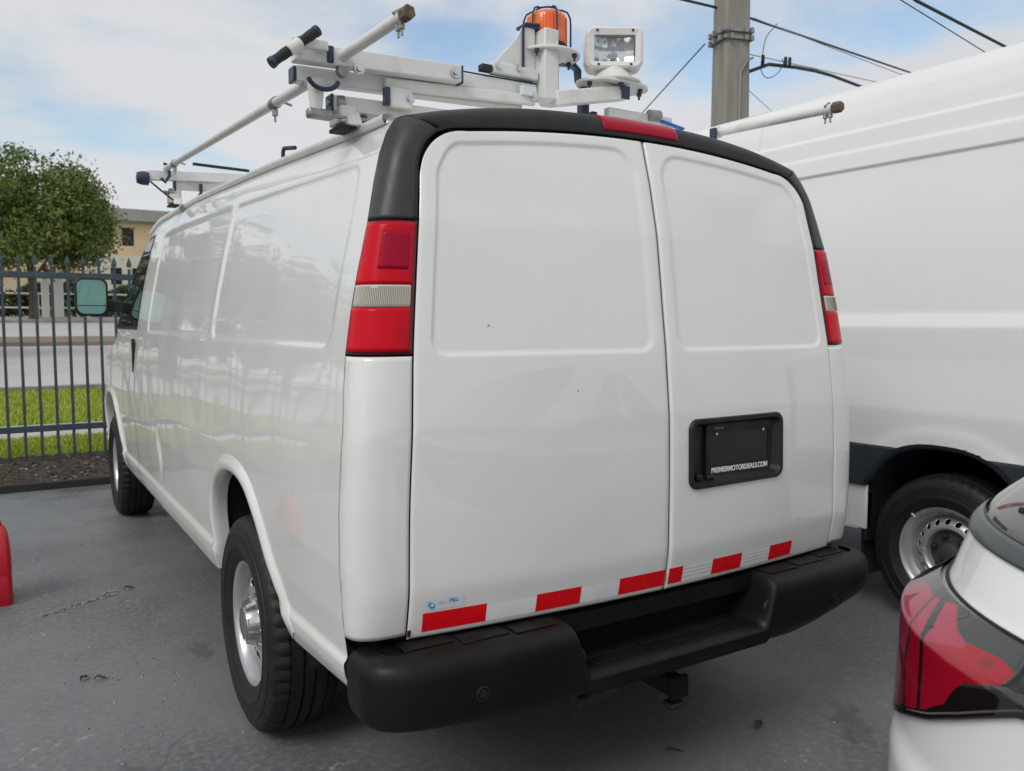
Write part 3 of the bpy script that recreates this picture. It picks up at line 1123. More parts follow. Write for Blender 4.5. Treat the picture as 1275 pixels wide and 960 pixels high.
# belly pan, wheel wells
MB().box((0, 3.0, .47), (1.72, 5.4, .10)).box((0, .35, .52), (1.7, .55, .12)).build('underbody', DARK, van, smooth=0)
for s in (-1, 1):
    for lip_ in (LIP_R, LIP_F):
        c0 = np.array([lip_[:, 0].mean(), .40])
        pr = [tuple(c0 + (q - c0) * 1.03) for q in lip_]
        pr = [(pr[0][0], .41)] + pr + [(pr[-1][0], .41)]
        vs, fs = [], []
        for (y, z) in pr:
            vs += [(s * .935, y, z), (s * .45, y, z)]
        n_ = len(pr)
        for i in range(n_ - 1):
            fs.append((2 * i, 2 * i + 1, 2 * i + 3, 2 * i + 2))
        vs.append((s * .45, c0[0], .3))
        for i in range(n_ - 1):
            fs.append((2 * i + 1, 2 * n_, 2 * i + 3))
        MB().add(vs, fs).build('wheel_well', DARK, van, smooth=0)
    for lip in (LIP_R, LIP_F):
        lip = np.array([q for q in lip if q[1] > float(zb_t(q[0])) - .012])
        tn = np.gradient(lip, axis=0)
        tn /= np.linalg.norm(tn, axis=1)[:, None]
        nrm = np.stack([-tn[:, 1], tn[:, 0]], 1)
        cpt = lip.mean(0)
        if ((lip - cpt) * nrm).sum() < 0:
            nrm = -nrm
        prof = [(-.004, -.050), (-.003, -.02), (.000, .002), (.006, .011), (.017, .0155), (.030, .0155), (.043, .011), (.053, .005), (.062, .0005), (.070, -.004)]
        G = np.zeros((len(lip), len(prof), 3))
        fade = smooth01(np.minimum(np.arange(len(lip)), np.arange(len(lip))[::-1]) / 7)
        for j, (o, dx) in enumerate(prof):
            q = lip + nrm * o
            dx = np.where(fade < 1, np.minimum(dx, .002) * (1 - fade) + dx * fade, dx) if dx > 0 else dx
            G[:, j, 1] = q[:, 0]
            G[:, j, 2] = np.maximum(q[:, 1], zb_t(q[:, 0]))
            G[:, j, 0] = s * (hw(q[:, 0], G[:, j, 2]) + dx)
        grid_mesh('wheel_arch_flare', G, WHITE, van, flip=(s > 0))

# ---- rear face: doors, corner columns, lamps, black surround
lean_t = dense([.55, .66, .70, .775, .80, 1.0, 1.2, 1.4, 1.74, 1.9, 2.1], [.034, .022, .013, .001, 0, 0, .005, .024, .072, .108, .165], 500, .03)
xe_t = dense([.60, .66, 1.0, 1.4, 1.74, 1.86, 2.1], [.842, .843, .838, .815, .776, .760, .745], 300, .1)
BOW = .049


def yr(x, z):
    return lean_t(z) - BOW * (1 - (np.asarray(x) / .84) ** 2)


def ztd(x):
    return 2.036 - .056 * (np.abs(x) / .75) ** 2


ZC, XC = 1.86, .615


def outline_z(x):
    ax = np.abs(x)
    e = np.clip((ax - XC) / (.760 - XC), 0, 1)
    return np.where(ax < XC, ztd(ax), ZC + (ztd(XC) - ZC) * np.sqrt(np.maximum(0, 1 - e ** 2.2)))


def door(sgn):
    nu, nv = 130, 230
    a = 1 - np.cos(np.linspace(0, PI / 2, nu))
    xt = -.760 * (1 - a) - .0035 * a
    zt = outline_z(xt) - .004
    vv = np.linspace(0, 1, nv)
    P = np.zeros((nu, nv, 3))
    for i in range(nu):
        z = .655 + (zt[i] - .655) * vv
        x = -(xe_t(z)) * (1 - a[i]) - .0035 * a[i]
        P[i, :, 0] = x
        P[i, :, 2] = z
    x, z = P[..., 0], P[..., 2]
    # pressed panel
    xo = -(xe_t(z)) + .047
    xn = (x - xo) / (-.052 - xo) * .70
    zn = 1.378 + (z - 1.395) / (outline_z(np.clip(x, -.70, 0)) - .037 - 1.395) * .58
    s_low = sdf_rr(xn, zn, 0, .70, 1.378, 1.958, .045)
    s_hi = sdf_rr(xn, zn, 0, .70, 1.378, 1.958, .085)
    sd_ = np.where(zn > 1.66, s_hi, s_low)
    rec = .0065 * smooth01(.5 - sd_ / .0115)
    P[..., 1] = yr(x, z) + rec
    # soft roll along the hem and the outer edge
    edge = np.minimum.reduce([np.abs(x + .0035), np.abs(z - .655), np.abs(x + xe_t(z))])
    P[..., 1] += .005 * np.exp(-edge / .005)
    # slow waviness of old pressed steel
    P[..., 1] += .0012 * np.sin(x * 9 + z * 3) * np.sin(z * 7 + 1.3)
    keep_ = None
    if sgn > 0:
        P[..., 0] *= -1
        c = (P[:-1, :-1] + P[1:, 1:]) / 2
        keep_ = sdf_rr(c[..., 0], c[..., 2], .088, .502, .975, 1.166, .028) > 0
    nm = grid_mesh('rear_door', P, WHITE, van, keep_, flip=(sgn > 0))
    solid(nm, .022, -1 if True else 1)
    return nm


door_L, door_R = door(-1), door(1)
# backing behind the gaps
G = np.zeros((24, 24, 3))
for i, x in enumerate(np.linspace(-.86, .86, 24)):
    for j, z in enumerate(np.linspace(.60, 1.97, 24)):
        k = 1 - .12 * max(0, z - 1.4) / .6
        G[i, j] = (x * k, float(yr(x * k, z)) + .045, z)
grid_mesh('door_frame', G, RUBBER, van)
O_ = BP[0]
halfK = NS + NT // 2


def inner_curve():
    I = np.zeros((KK, 3))
    zs = 1.80
    # left column of the opening, then over the corner to the centre line
    zl = O_[:NS, 2]
    kz = int(np.searchsorted(zl, zs))
    xx = np.r_[-.760 + .0 * np.zeros(1), -(XC + (.760 - XC) * np.cos(np.linspace(0, PI / 2, 40)))[1:], np.linspace(-XC, 0, 60)[1:]]
    top = np.stack([xx, outline_z(xx)], 1)
    top = np.vstack([[(-float(xe_t(zs)), zs)], top])
    d = np.r_[0, np.cumsum(np.linalg.norm(np.diff(top, axis=0), axis=1))]
    oc = O_[kz:halfK + 1]
    do = np.r_[0, np.cumsum(np.linalg.norm(np.diff(oc[:, [0, 2]], axis=0), axis=1))]
    for k in range(halfK + 1):
        if k < kz:
            z = zl[k]
            I[k] = (-float(xe_t(z)), 0, z)
        else:
            f = do[k - kz] / do[-1] * d[-1]
            I[k] = (np.interp(f, d, top[:, 0]), 0, np.interp(f, d, top[:, 1]))
    # step out from the door edge by the shut gap
    tn = np.gradient(I[:halfK + 1][:, [0, 2]], axis=0)
    tn /= np.linalg.norm(tn, axis=1)[:, None] + 1e-9
    I[:halfK + 1, 0] -= tn[:, 1] * .0055
    I[:halfK + 1, 2] += tn[:, 0] * .0055
    for k in range(halfK + 1):
        I[k, 1] = float(yr(I[k, 0], I[k, 2])) + .003
    for k in range(halfK + 1, KK):
        m_ = I[KK - 1 - k]
        I[k] = (-m_[0], m_[1], m_[2])
    return I


I_ = inner_curve()


def ring(kf, t):
    kf = np.asarray(kf, float)
    ks = np.arange(KK)
    O = np.stack([np.interp(kf, ks, O_[:, c]) for c in range(3)], -1)
    I = np.stack([np.interp(kf, ks, I_[:, c]) for c in range(3)], -1)
    O = O.copy()
    O[..., 1] -= .0015
    C = np.stack([O[..., 0], I[..., 1], np.where(O[..., 2] > 1.9, O[..., 2], O[..., 2])], -1)
    p = 2.75
    th = np.asarray(t) * PI / 2
    f = np.sin(th) ** (2 / p) if True else th
    g = 1 - np.cos(th) ** (2 / p)
    return I + (C - I) * f[..., None] + (O - C) * g[..., None]


def kz(z, sgn=-1):
    k = np.interp(z, O_[:NS, 2], np.arange(NS))
    return k if sgn < 0 else KK - 1 - k


def ring_patch(name, k0, k1, nk, t0, t1, nt_, off, m, parent, th=0.012, sharp=50):
    ks = np.linspace(k0, k1, nk)
    # even spacing along the arc
    tt = np.linspace(0, 1, 400)
    mid = ring(np.full(400, (k0 + k1) / 2), tt)
    d = np.r_[0, np.cumsum(np.linalg.norm(np.diff(mid, axis=0), axis=1))]
    tv = np.interp(np.linspace(t0, t1, nt_) * d[-1], d, tt)
    Kg, Tg = np.meshgrid(ks, tv, indexing='ij')
    P = ring(Kg, Tg)
    du = np.gradient(P, axis=0)
    dv = np.gradient(P, axis=1)
    n = np.cross(du, dv)
    n /= np.linalg.norm(n, axis=-1)[..., None] + 1e-12
    ctr = np.array([0, 1.0, 1.2])
    if ((P - ctr) * n).sum() < 0:
        n = -n
    P = P + n * off
    s = np.sign(((P - ctr) * np.cross(du, dv)).sum())
    o = grid_mesh(name, P, m, parent, flip=(s < 0), sharp=sharp)
    if th:
        solid(o, th, -1)
    return o


for sg in (-1, 1):
    ring_patch('rear_corner', kz(.668, sg), kz(1.391, sg), 60, 0, 1, 26, 0, WHITE, van, th=.02)
    lamp = ring_patch('tail_light', kz(1.397, sg), kz(1.739, sg), 30, 0.0, .99, 24, .000, REDB, van, th=.02)
    zt0, zt1 = 1.4035, 1.7325
    ring_patch('upper_red_lens', kz(1.5735, sg), kz(zt1, sg), 16, .045, .965, 22, .003, REDL, lamp, th=.004)
    ring_patch('inner_reflector', kz(1.612, sg), kz(1.712, sg), 10, .12, .56, 14, .0036, REDL2, lamp, th=.002)
    ring_patch('clear_lens', kz(1.5165, sg), kz(1.5720, sg), 8, .06, .955, 22, .003, CLEARL, lamp, th=.004)
    ring_patch('lower_red_lens', kz(zt0, sg), kz(1.515, sg), 12, .045, .965, 22, .003, REDL, lamp, th=.004)
    # flutes of the clear lens
    rb = MB()
    for t in np.linspace(.09, .93, 34):
        tt = np.linspace(0, 1, 400)
        mid = ring(np.full(400, kz(1.545, sg)), tt)
        d = np.r_[0, np.cumsum(np.linalg.norm(np.diff(mid, axis=0), axis=1))]
        tv = float(np.interp(t * d[-1], d, tt))
        a = ring(np.array([kz(1.521, sg)]), np.array([tv]))[0]
        b = ring(np.array([kz(1.569, sg)]), np.array([tv]))[0]
        out = np.array([sg * .6, -.8, 0]) * .0034
        rb.tube([a + out, b + out], .0010, 6)
    rb.build('lens_flutes', FLUTE, lamp)
    ring_patch('pillar_trim', kz(1.743, sg), kz(2.0285, sg) if sg < 0 else kz(2.0285, sg), 34, 0, 1, 24, .001, TRIMP, van, th=.015)
kA = kz(2.030, -1)
ring_patch('roof_trim', kA + .2, KK - 1 - kA - .2, 90, 0, 1, 22, .0015, BLACKP, van, th=.015)
ring_patch('trim_seal', kz(1.745), KK - 1 - kz(1.745), 170, 0, .055, 5, .002, RUBBER, van, th=.006)
kc0 = np.interp(-.150, O_[NS:NS + NT, 0], np.arange(NS, NS + NT))
kc1 = np.interp(.150, O_[NS:NS + NT, 0], np.arange(NS, NS + NT))
bl = ring_patch('brake_light', kc0, kc1, 24, .075, .60, 14, .004, REDL2, van, th=.01)

# ---- licence plate housing in the right door
yp = lambda x, z: float(yr(x, z))


def rr_loop(x0, x1, z0, z1, r, n=14):
    pts = []
    for (cx0, cz0, a0) in ((x1 - r, z1 - r, 0), (x0 + r, z1 - r, PI / 2), (x0 + r, z0 + r, PI), (x1 - r, z0 + r, 3 * PI / 2)):
        for k in range(n):
            a = a0 + PI / 2 * k / (n - 1)
            pts.append((cx0 + r * math.cos(a), cz0 + r * math.sin(a)))
    return pts


loops = [(.074, .516, .961, 1.180, .034, .006), (.074, .516, .961, 1.180, .034, -.006), (.077, .513, .964, 1.177, .032, -.010), (.088, .502, .975, 1.166, .026, -.009),
         (.094, .496, .981, 1.160, .022, .002), (.135, .466, .995, 1.150, .018, .040)]
vs, fs = [], []
for li, (x0, x1, z0, z1, r, dy) in enumerate(loops):
    for (x, z) in rr_loop(x0, x1, z0, z1, r):
        vs.append((x, yp(x, z) + dy, z))
n_ = 56
for li in range(len(loops) - 1):
    for j in range(n_):
        j2 = (j + 1) % n_
        fs.append((li * n_ + j, li * n_ + j2, (li + 1) * n_ + j2, (li + 1) * n_ + j))
fs.append(tuple(range((len(loops) - 1) * n_, len(loops) * n_)))
hm = MB().add(vs, fs).build('licence_plate_housing', BLACKP, van, smooth=40)
PY = yp(.33, 1.07) + .028
pl = MB().prism(rr_loop(.186, .478, .998, 1.146, .012, 6), PY, PY + .004, 'y').build('licence_plate', mat('plate_black', (0.016, 0.016, 0.017), rough=0.35), hm, smooth=30)
fr = MB()
o_l, i_l = rr_loop(.180, .484, .986, 1.154, .014, 8), rr_loop(.196, .468, 1.022, 1.126, .008, 8)
vs = [(x, PY - .003, z) for x, z in o_l] + [(x, PY - .003, z) for x, z in i_l] + [(x, PY + .005, z) for x, z in o_l] + [(x, PY + .001, z) for x, z in i_l]
fs = []
for j in range(32):
    j2 = (j + 1) % 32
    fs += [(j, j2, 32 + j2, 32 + j), (j, j2, 64 + j2, 64 + j), (32 + j, 32 + j2, 96 + j2, 96 + j)]
fr.add(vs, fs).build('plate_frame', BLACKP, hm, smooth=30)


def facing_rear(x, y, z, rot=0.0):
    return Matrix.Translation((x, y, z)) @ Matrix.Rotation(rot, 4, 'Y') @ Matrix.Rotation(PI / 2, 4, 'X')


text_obj('plate_lettering', 'PREMIERMOTORDEALS.COM', .0235, WPRINT, hm, facing_rear(.334, PY - .0038, 1.0045), sx=.87, bold=.0006)
text_obj('plate_lettering', 'DEALER', .012, GREYPRINT, hm, facing_rear(.235, PY - .0038, 1.1405), sx=1.0)
for x in (.222, .438):
    MB().lathe([(0, -.006), (.005, -.005), (.006, -.001), (.006, .004)], 14, 'y', (x, PY - .002, 1.122)).build('plate_screw', CHROME, hm)
MB().lathe([(0, -.016), (.010, -.015), (.013, -.010), (.013, .01)], 20, 'y', (.125, yp(.12, 1.0) + .015, .995)).lathe([(0, -.018), (.004, -.018), (.005, -.015)], 12, 'y', (.125, yp(.12, 1.0) + .015, .995)).build('lock', BLACKP, hm)
MB().box((.175, yp(.17, 1.0) + .012, .990), (.03, .02, .016)).build('latch', BLACKP, hm, bevel=.004)


# ---- reflective tape along the foot of the doors
def on_door(xa, xb, za0, za1, zb0, zb1, off, m, parent, name, n=10):
    G = np.zeros((n, 4, 3))
    for i, f in enumerate(np.linspace(0, 1, n)):
        x = xa + (xb - xa) * f
        for j, g in enumerate(np.linspace(0, 1, 4)):
            z = (za0 + (zb0 - za0) * f) * (1 - g) + (za1 + (zb1 - za1) * f) * g
            G[i, j] = (x, float(yr(x, z)) - off, z)
    return grid_mesh(name, G, m, parent)


TZ0, TZ1 = .672, .724
TAPEG = mat('tape_grey', (0.52, 0.53, 0.55), rough=.35)
segs_l = [(-.806, -.624, 'r'), (-.624, -.470, 'w'), (-.470, -.322, 'r'), (-.322, -.185, 'w'), (-.185, -.008, 'r')]
segs_r = [(.008, .066, 'r'), (.066, .196, 'w'), (.196, .335, 'r'), (.335, .478, 'w'), (.478, .600, 'r')]
for par, sg_ in ((door_L, segs_l), (door_R, segs_r)):
    for (a, b, k) in sg_:
        on_door(a, b, TZ0, TZ1 if k == 'r' else TZ1 - .004, TZ0, TZ1 if k == 'r' else TZ1 - .004, .0012 if k == 'r' else .0009, REDT if k == 'r' else WHT, par, 'red_tape' if k == 'r' else 'white_tape')
for (a, b) in ((.066, .196), (.335, .478)):
    for zr in (.685, .698, .711):
        on_door(a + .002, b - .002, zr, zr + .0022, zr, zr + .0022, .0016, TAPEG, door_R, 'tape_rib', n=6)
on_door(-.846, -.836, .664, .684, .664, .684, .004, REDB, door_L, 'red_tape')
# small dealer sticker
st = on_door(-.806, -.694, .729, .760, .731, .762, .0012, STICKER, door_L, 'dealer_sticker')
sy = float(yr(-.75, .745))
MB().lathe([(.0001, -.0016), (.0085, -.0016), (.0085, .001)], 24, 'y', (-.782, float(yr(-.782, .745)) - .0006, .744)).build('logo_disc', BLUEPRINT, st)
MB().box((-.782, float(yr(-.782, .745)) - .0024, .7445), (.0075, .0008, .0055)).build('logo_mark', WPRINT, st, smooth=0)
arc = MB()
for k in range(12):
    a0, a1 = 1.2 + 2.0 * k / 12, 1.2 + 2.0 * (k + 1) / 12
    q = [(-.782 + r * math.cos(a), float(yr(-.782, .745)) - .0021, .744 + r * math.sin(a)) for (r, a) in ((.0105, a0), (.0135, a0), (.0135, a1), (.0105, a1))]
    arc.add(q, [(0, 1, 2, 3)])
arc.build('logo_arc', GREYPRINT, st, smooth=0)
text_obj('sticker_lettering', 'PRE', .017, PALEPRINT, st, facing_rear(-.7530, float(yr(-.753, .75)) - .0018, .7508, -.03), sx=1.0)
text_obj('sticker_lettering', 'MIER', .017, BLUEPRINT, st, facing_rear(-.7180, float(yr(-.718, .75)) - .0018, .7516, -.03), sx=1.0)

# small chips and scuffs in the old paint
for (x, z, r) in ((-.335, 1.285, .0035), (-.60, 1.47, .0022), (.62, .80, .0025)):
    MB().lathe([(0, -.0008), (r, -.0008), (r * 1.2, .001)], 7, 'y', (x, float(yr(x, z)) + (.0055 if z > 1.41 else 0), z)).build('paint_chip', GREYPRINT, door_L if x < 0 else door_R)
# ---- rear bumper
half = [(0, -.130), (-.30, -.129), (-.55, -.127), (-.76, -.122), (-.88, -.108), (-.950, -.072), (-.982, -.025), (-.988, .02), (-.988, .075)]
full = half[::-1] + [(-x, y) for x, y in half[1:]]
pa = catmull(full, 260)
tn = np.gradient(pa, axis=0)
tn /= np.linalg.norm(tn, axis=1)[:, None]
inw = np.stack([-tn[:, 1], tn[:, 0]], 1)
G = np.zeros((len(pa), 15, 3))
for i, (x, y) in enumerate(pa):
    ax_ = abs(x)
    cut = 1 - smooth01((ax_ - .345) / .062)
    zt = .642 - .142 * cut
    zbm = .437 + (.022 if x < 0 else .066) * smooth01((ax_ - .45) / .5)
    prof = [(.16, zt + .004), (.06, zt + .004), (.035, zt + .002), (.018, zt - .006), (.007, zt - .018), (.001, zt - .036), (.0, zt - .052 if cut < .5 else zt - .045),
            (.0, (zt + zbm) / 2 - .02), (.003, zbm + .05), (.006, zbm + .035), (.012, zbm + .02), (.022, zbm + .008), (.04, zbm + .001), (.08, zbm), (.16, zbm + .01)]
    if cut > .5:
        zs_ = np.linspace(zt, zbm, 15)
        prof = [(o, max(zbm, z)) for (o, z) in prof]
    for j, (o, z) in enumerate(prof):
        oo = min(o, .16 if ax_ < .80 else (.16 - .10 * min(1, (ax_ - .80) / .12)))
        q = np.array([x, y]) + inw[i] * oo
        G[i, j] = (q[0], q[1], z)
bumper = grid_mesh('rear_bumper', G, BUMPERP, van, flip=False, sharp=60)
MB().box((0, .055, .555), (.84, .03, .20)).box((0, .04, .47), (1.7, .05, .07)).box((0, .04, .615), (1.80, .13, .05)).build('step_back', BUMPERP, bumper, smooth=0)
for (x0, x1, n) in ((-.88, -.42, 3), (.42, .88, 3)):
    for k in range(n):
        a = x0 + (x1 - x0) * k / n + .008
        b = x0 + (x1 - x0) * (k + 1) / n - .008
        yy = -.075 + .03 * (abs((a + b) / 2) > .7) + .012 * (abs((a + b) / 2) > .5)
        MB().box(((a + b) / 2, yy + .035, .648), (b - a, .062, .005)).build('step_pad', BUMPERP, bumper, bevel=.002)
for k in range(3):
    for r_ in range(2):
        a = -.32 + .64 * k / 3 + .012
        b = -.32 + .64 * (k + 1) / 3 - .012
        MB().box(((a + b) / 2, -.062 + .045 * r_, .5055), (b - a, .032, .004)).build('step_pad', BUMPERP, bumper, bevel=.0015)
for x in (-.70, -.18 * 0 + .70):
    yy = float(np.interp(abs(x), [.55, .74], [-.127, -.122]))
    MB().lathe([(0, -.003), (.012, -.003), (.0125, .0), (.016, .0005), (.0165, -.004), (.020, -.003), (.021, .004)], 22, 'y', (x, yy, .535)).build('parking_sensor', BLACKP, bumper)
for sg in (-1, 1):
    MB().lathe([(0, -.002), (.018, -.004), (.024, -.002), (.026, .004)], 20, 'y', (sg * .385, -.108, .553)).build('step_bolt_cover', RUBBER, bumper)
hit = MB()
hit.box((.12, .14, .295), (.062, .22, .062)).box((.12, .03, .295), (.075, .02, .075))
hit.build('tow_hitch', DARK, van, bevel=.006)
MB().box((.12, .05, .232), (.06, .05, .02)).build('hitch_plate', DULLM, van, bevel=.004)
MB().tube([(-.23, .12, .295), (-.07, .12, .305)], .024, 12).box((-.15, .12, .33), (.05, .04, .06)).build('exhaust_hanger', DULLM, van)
MB().prism([(.30, .36), (.36, .36), (.36, .425), (.22, .435)], .02, .03, 'y').build('bumper_bracket', DARK, van, smooth=0)


# ---- wheels
def tyre_mb(R, wd_, rim_r, n=150, notch=True):
    h = wd_ / 2
    prof = [(rim_r - .004, -h * .72), (rim_r + .012, -h * .88), (rim_r + .045, -h * .99), (R * .70, -h * 1.035), (R * .705, -h * 1.055), (R * .735, -h * 1.06), (R * .74, -h * 1.045), (R * .80, -h * 1.045), (R * .825, -h * 1.03), (R * .83, -h * 1.045), (R * .855, -h * 1.035), (R * .86, -h * 1.01), (R * .89, -h * .985), (R * .935, -h * .93), (R * .962, -h * .86),
            (R * .982, -h * .74), (R * .992, -h * .55), (R * .978, -h * .54), (R * .978, -h * .49), (R * .996, -h * .48), (R, -h * .2), (R * .98, -h * .19), (R * .98, -h * .13), (R, -h * .12)]
    prof = prof + [(r, -x) for r, x in prof[::-1]]
    vs = []
    for i, (r, x) in enumerate(prof):
        for j in range(n):
            t = 2 * PI * j / n
            rr = r
            if notch and R * .955 < r < R * .994 and (j % 3 == 0):
                rr = r - .009
            vs.append((x, rr * math.cos(t), rr * math.sin(t)))
    fs = []
    k = len(prof)
    for i in range(k - 1):
        for j in range(n):
            j2 = (j + 1) % n
            fs.append((i * n + j, i * n + j2, (i + 1) * n + j2, (i + 1) * n + j))
    return MB().add(vs, fs)


def disc_with_holes(r0, r1, xf, holes, n=192, nr=20):
    """annular dish; holes = list of (r, angle, half radial, half tangential)"""
    rs = np.linspace(r0, r1, nr)
    P = np.zeros((nr, n + 1, 3))
    th = np.linspace(0, 2 * PI, n + 1)
    P[..., 0] = np.array([xf(r) for r in rs])[:, None]
    P[..., 1] = rs[:, None] * np.cos(th)[None]
    P[..., 2] = rs[:, None] * np.sin(th)[None]
    rc = (rs[:-1] + rs[1:]) / 2
    tc_ = (th[:-1] + th[1:]) / 2
    RR, TT = np.meshgrid(rc, tc_, indexing='ij')
    k = np.ones(RR.shape, bool)
    for (r, a, hr, ht) in holes:
        d = (TT - a + PI) % (2 * PI) - PI
        k &= ((RR - r) / hr) ** 2 + (d * r / ht) ** 2 > 1
    return P, k


def van_wheel(loc, flip, rear=True):
    root = empty('wheel')
    root.parent = van
    root.location = loc
    root.rotation_euler = (0, 0, PI if flip else 0)
    tyre_mb(.390, .245, .212).build('tyre', TYRE, root, smooth=40)
    rim = MB()
    prof = [(.205, .10), (.205, -.05), (.212, -.086), (.220, -.092), (.226, -.1015), (.2235, -.1065), (.215, -.103), (.206, -.094), (.198, -.07), (.194, -.035), (.186, -.050), (.178, -.045)]
    rim.lathe(prof, 96, 'x')
    rim.build('rim', STEEL, root, smooth=45)
    xf = lambda r: float(np.interp(r, [.05, .09, .105, .118, .14, .165, .180], [-.072, -.072, -.070, -.062, -.060, -.062, -.046]))
    P, k = disc_with_holes(.05, .182, xf, [(.150, 2 * PI * i / 8 + .2, .021, .033) for i in range(8)], n=384, nr=44)
    d = grid_mesh('wheel_disc', P, STEEL, root, k)
    solid(d, .008, 0)
    MB().lathe([(.0, .03), (.19, .03), (.19, .05)], 48, 'x').build('brake_drum', DARK, root)
    hub = MB()
    if rear:
        hub.lathe([(.080, -.03), (.072, -.045), (.066, -.095), (.060, -.112), (.056, -.122), (.048, -.125), (.0, -.126)], 48, 'x')
    else:
        hub.lathe([(.080, -.03), (.074, -.055), (.060, -.080), (.045, -.09), (.0, -.092)], 48, 'x')
    hub.build('centre_cap', CHROME, root, smooth=45)
    dep = .085
    nut = MB().lathe([(.0150, -.04), (.0150, -dep + .01), (.012, -dep), (.0, -dep - .002)], 6, 'x')
    fin = MB().add([(-.030, .060, -.013), (-.030, .092, -.011), (-.085, .090, -.010), (-.118, .074, -.009), (-.120, .050, -.010),
                    (-.030, .060, .013), (-.030, .092, .011), (-.085, .090, .010), (-.118, .074, .009), (-.120, .050, .010)],
                   [(0, 1, 2, 3, 4), (9, 8, 7, 6, 5), (0, 5, 6, 1), (1, 6, 7, 2), (2, 7, 8, 3), (3, 8, 9, 4)])
    for (proto, nm, rad, n_, ph) in ((nut, 'lug_nut', .0925, 8, 0.0),) + (((fin, 'hub_fin', 0.0, 8, PI / 8),) if rear else ()):
        first = None
        for i in range(n_):
            a = 2 * PI * i / n_ + ph
            if first is None:
                o = first = proto.build(nm, CHROME, root, smooth=20)
            else:
                o = first.copy()
                COL.objects.link(o)
                o.parent = root
            o.location = (0, rad * math.cos(a), rad * math.sin(a))
            o.rotation_euler = (a, 0, 0)
    MB().lathe([(0, -.012), (.006, -.011), (.007, 0), (.007, .02)], 12, 'x', (-.09, -.13, .155)).build('valve', CHROME, root)
    return root


for (ax, rear) in ((AX_R, True), (AX_F, False)):
    van_wheel((-.878, ax, .388), False, rear)
    van_wheel((.878, ax, .388), True, rear)
MB().tube([(-.8, AX_R, .38), (.8, AX_R, .38)], .05, 12).tube([(-.75, AX_F, .36), (.75, AX_F, .36)], .04, 12).build('axle', DARK, van)

# ---- roof rail gutters, door mirrors
for sg in (-1, 1):
    pts = []
    for y in np.linspace(.27, 4.12, 60):
        z = float(ztop(y)) + .004
        pts.append((sg * (float(hw(y, z - .012)) + .004), y, z))
    gut = MB()
    for i in range(len(pts) - 1):
        pass
    G = np.zeros((60, 7, 3))
    for i, (x, y, z) in enumerate(pts):
        for j, (dx, dz_) in enumerate([(-.012, -.014), (.006, -.012), (.012, -.002), (.010, .010), (.0, .016), (-.014, .018), (-.03, .014)]):
            G[i, j] = (x + sg * dx, y, z + dz_)
    grid_mesh('roof_gutter', G, RACKW, van, flip=(sg < 0))
for sg in (-1, 1):
    mr = empty('door_mirror')
    mr.parent = van
    mr.location = (sg * 1.117, 5.02, 1.667)
    hsg = MB()
    lp = rr_loop(-.112, .112, -.142, .142, .055, 8)
    vs, fs = [], []
    for (k, y) in ((.93, -.036), (1.0, -.028), (1.0, .02), (.86, .07), (.5, .10)):
        for (x, z) in lp:
            vs.append((x * k, y, z * k))
    for li in range(4):
        for j in range(32):
            j2 = (j + 1) % 32
            fs.append((li * 32 + j, li * 32 + j2, li * 32 + 32 + j2, li * 32 + 32 + j))
    fs += [tuple(range(32)), tuple(range(128, 160))[::-1]]
    hsg.add(vs, fs).build('mirror_shell', BLACKP, mr, smooth=50)
    gl = [(x * .86, z * .88) for (x, z) in lp]
    up = [(x, max(z, -.062)) for x, z in gl]
    lo = [(x, min(z, -.068)) for x, z in gl]

    def dd(pl_):
        out = []
        for p in pl_:
            if not out or (abs(p[0] - out[-1][0]) + abs(p[1] - out[-1][1])) > 1e-5:
                out.append(p)
        return out
    MB().prism(dd(up), -.0395, -.037, 'y').build('mirror_glass', MIRROR, mr, smooth=0)
    MB().prism(dd(lo), -.0415, -.037, 'y').build('wide_mirror_glass', MIRROR, mr, smooth=0)
    MB().beam((-sg * .09, .03, -.06), (-sg * .24, .03, -.075), .06, .085).build('mirror_arm', BLACKP, mr, bevel=.012)
# little roof hook seen over the gutter
MB().tube([(-.60, 1.835, 2.13), (-.60, 1.835, 2.235), (-.60, 1.82, 2.25), (-.60, 1.66, 2.225)], .009, 8).build('roof_hook', CABLE, van)


# ------------------------------------------------------------------ ladder rack on the van roof
rack = empty('ladder_rack', (0, .5, 2.10))
tag(rack, 'white powder coated drop down ladder rack with rods bolted on the van roof', 'ladder rack')
RK = Vector((0, .5, 2.10))


def rk(mb, name, m=RACKW, bevel=.004, smooth=35, par=None):
    o = mb.build(name, m, par if par else rack, smooth=smooth, bevel=bevel)
    if par is None:
        o.location = -RK
    return o


# rear crossbar stack
YB = .50
rk(MB().beam((-.855, YB, 2.118), (.86, YB, 2.150), .048, .046), 'crossbar')
rk(MB().box((-.857, YB, 2.118), (.008, .052, .050)), 'end_cap', NAVY, .002)
rk(MB().beam((-.965, YB - .005, 2.186), (-.20, YB - .005, 2.208), .042, .046), 'slide_bar')
rk(MB().box((-.968, YB - .005, 2.183), (.010, .046, .042)), 'end_cap', NAVY, .002)
rk(MB().beam((-.985, .435, 2.228), (-.46, .435, 2.246), .042, .052), 'drop_arm')
rk(MB().box((-.459, .435, 2.243), (.006, .044, .054)), 'end_cap', NAVY, .001)
rk(MB().box((-.884, .411, 2.232), (.018, .010, .046)), 'stop_block', NAVY, .002)
rk(MB().beam((-.78, YB - .01, 2.245), (-.145, YB - .01, 2.250), .038, .046), 'inner_rail')
rk(MB().beam((-.78, YB - .01, 2.271), (-.145, YB - .01, 2.276), .034, .004), 'rail_lip', NAVY, .001)
rk(MB().beam((-.70, .458, 2.190), (-.165, .458, 2.214), .020, .034), 'lower_channel')
rk(MB().box((-.195, .448, 2.238), (.055, .02, .03)), 'rating_label', STICKER, .001)
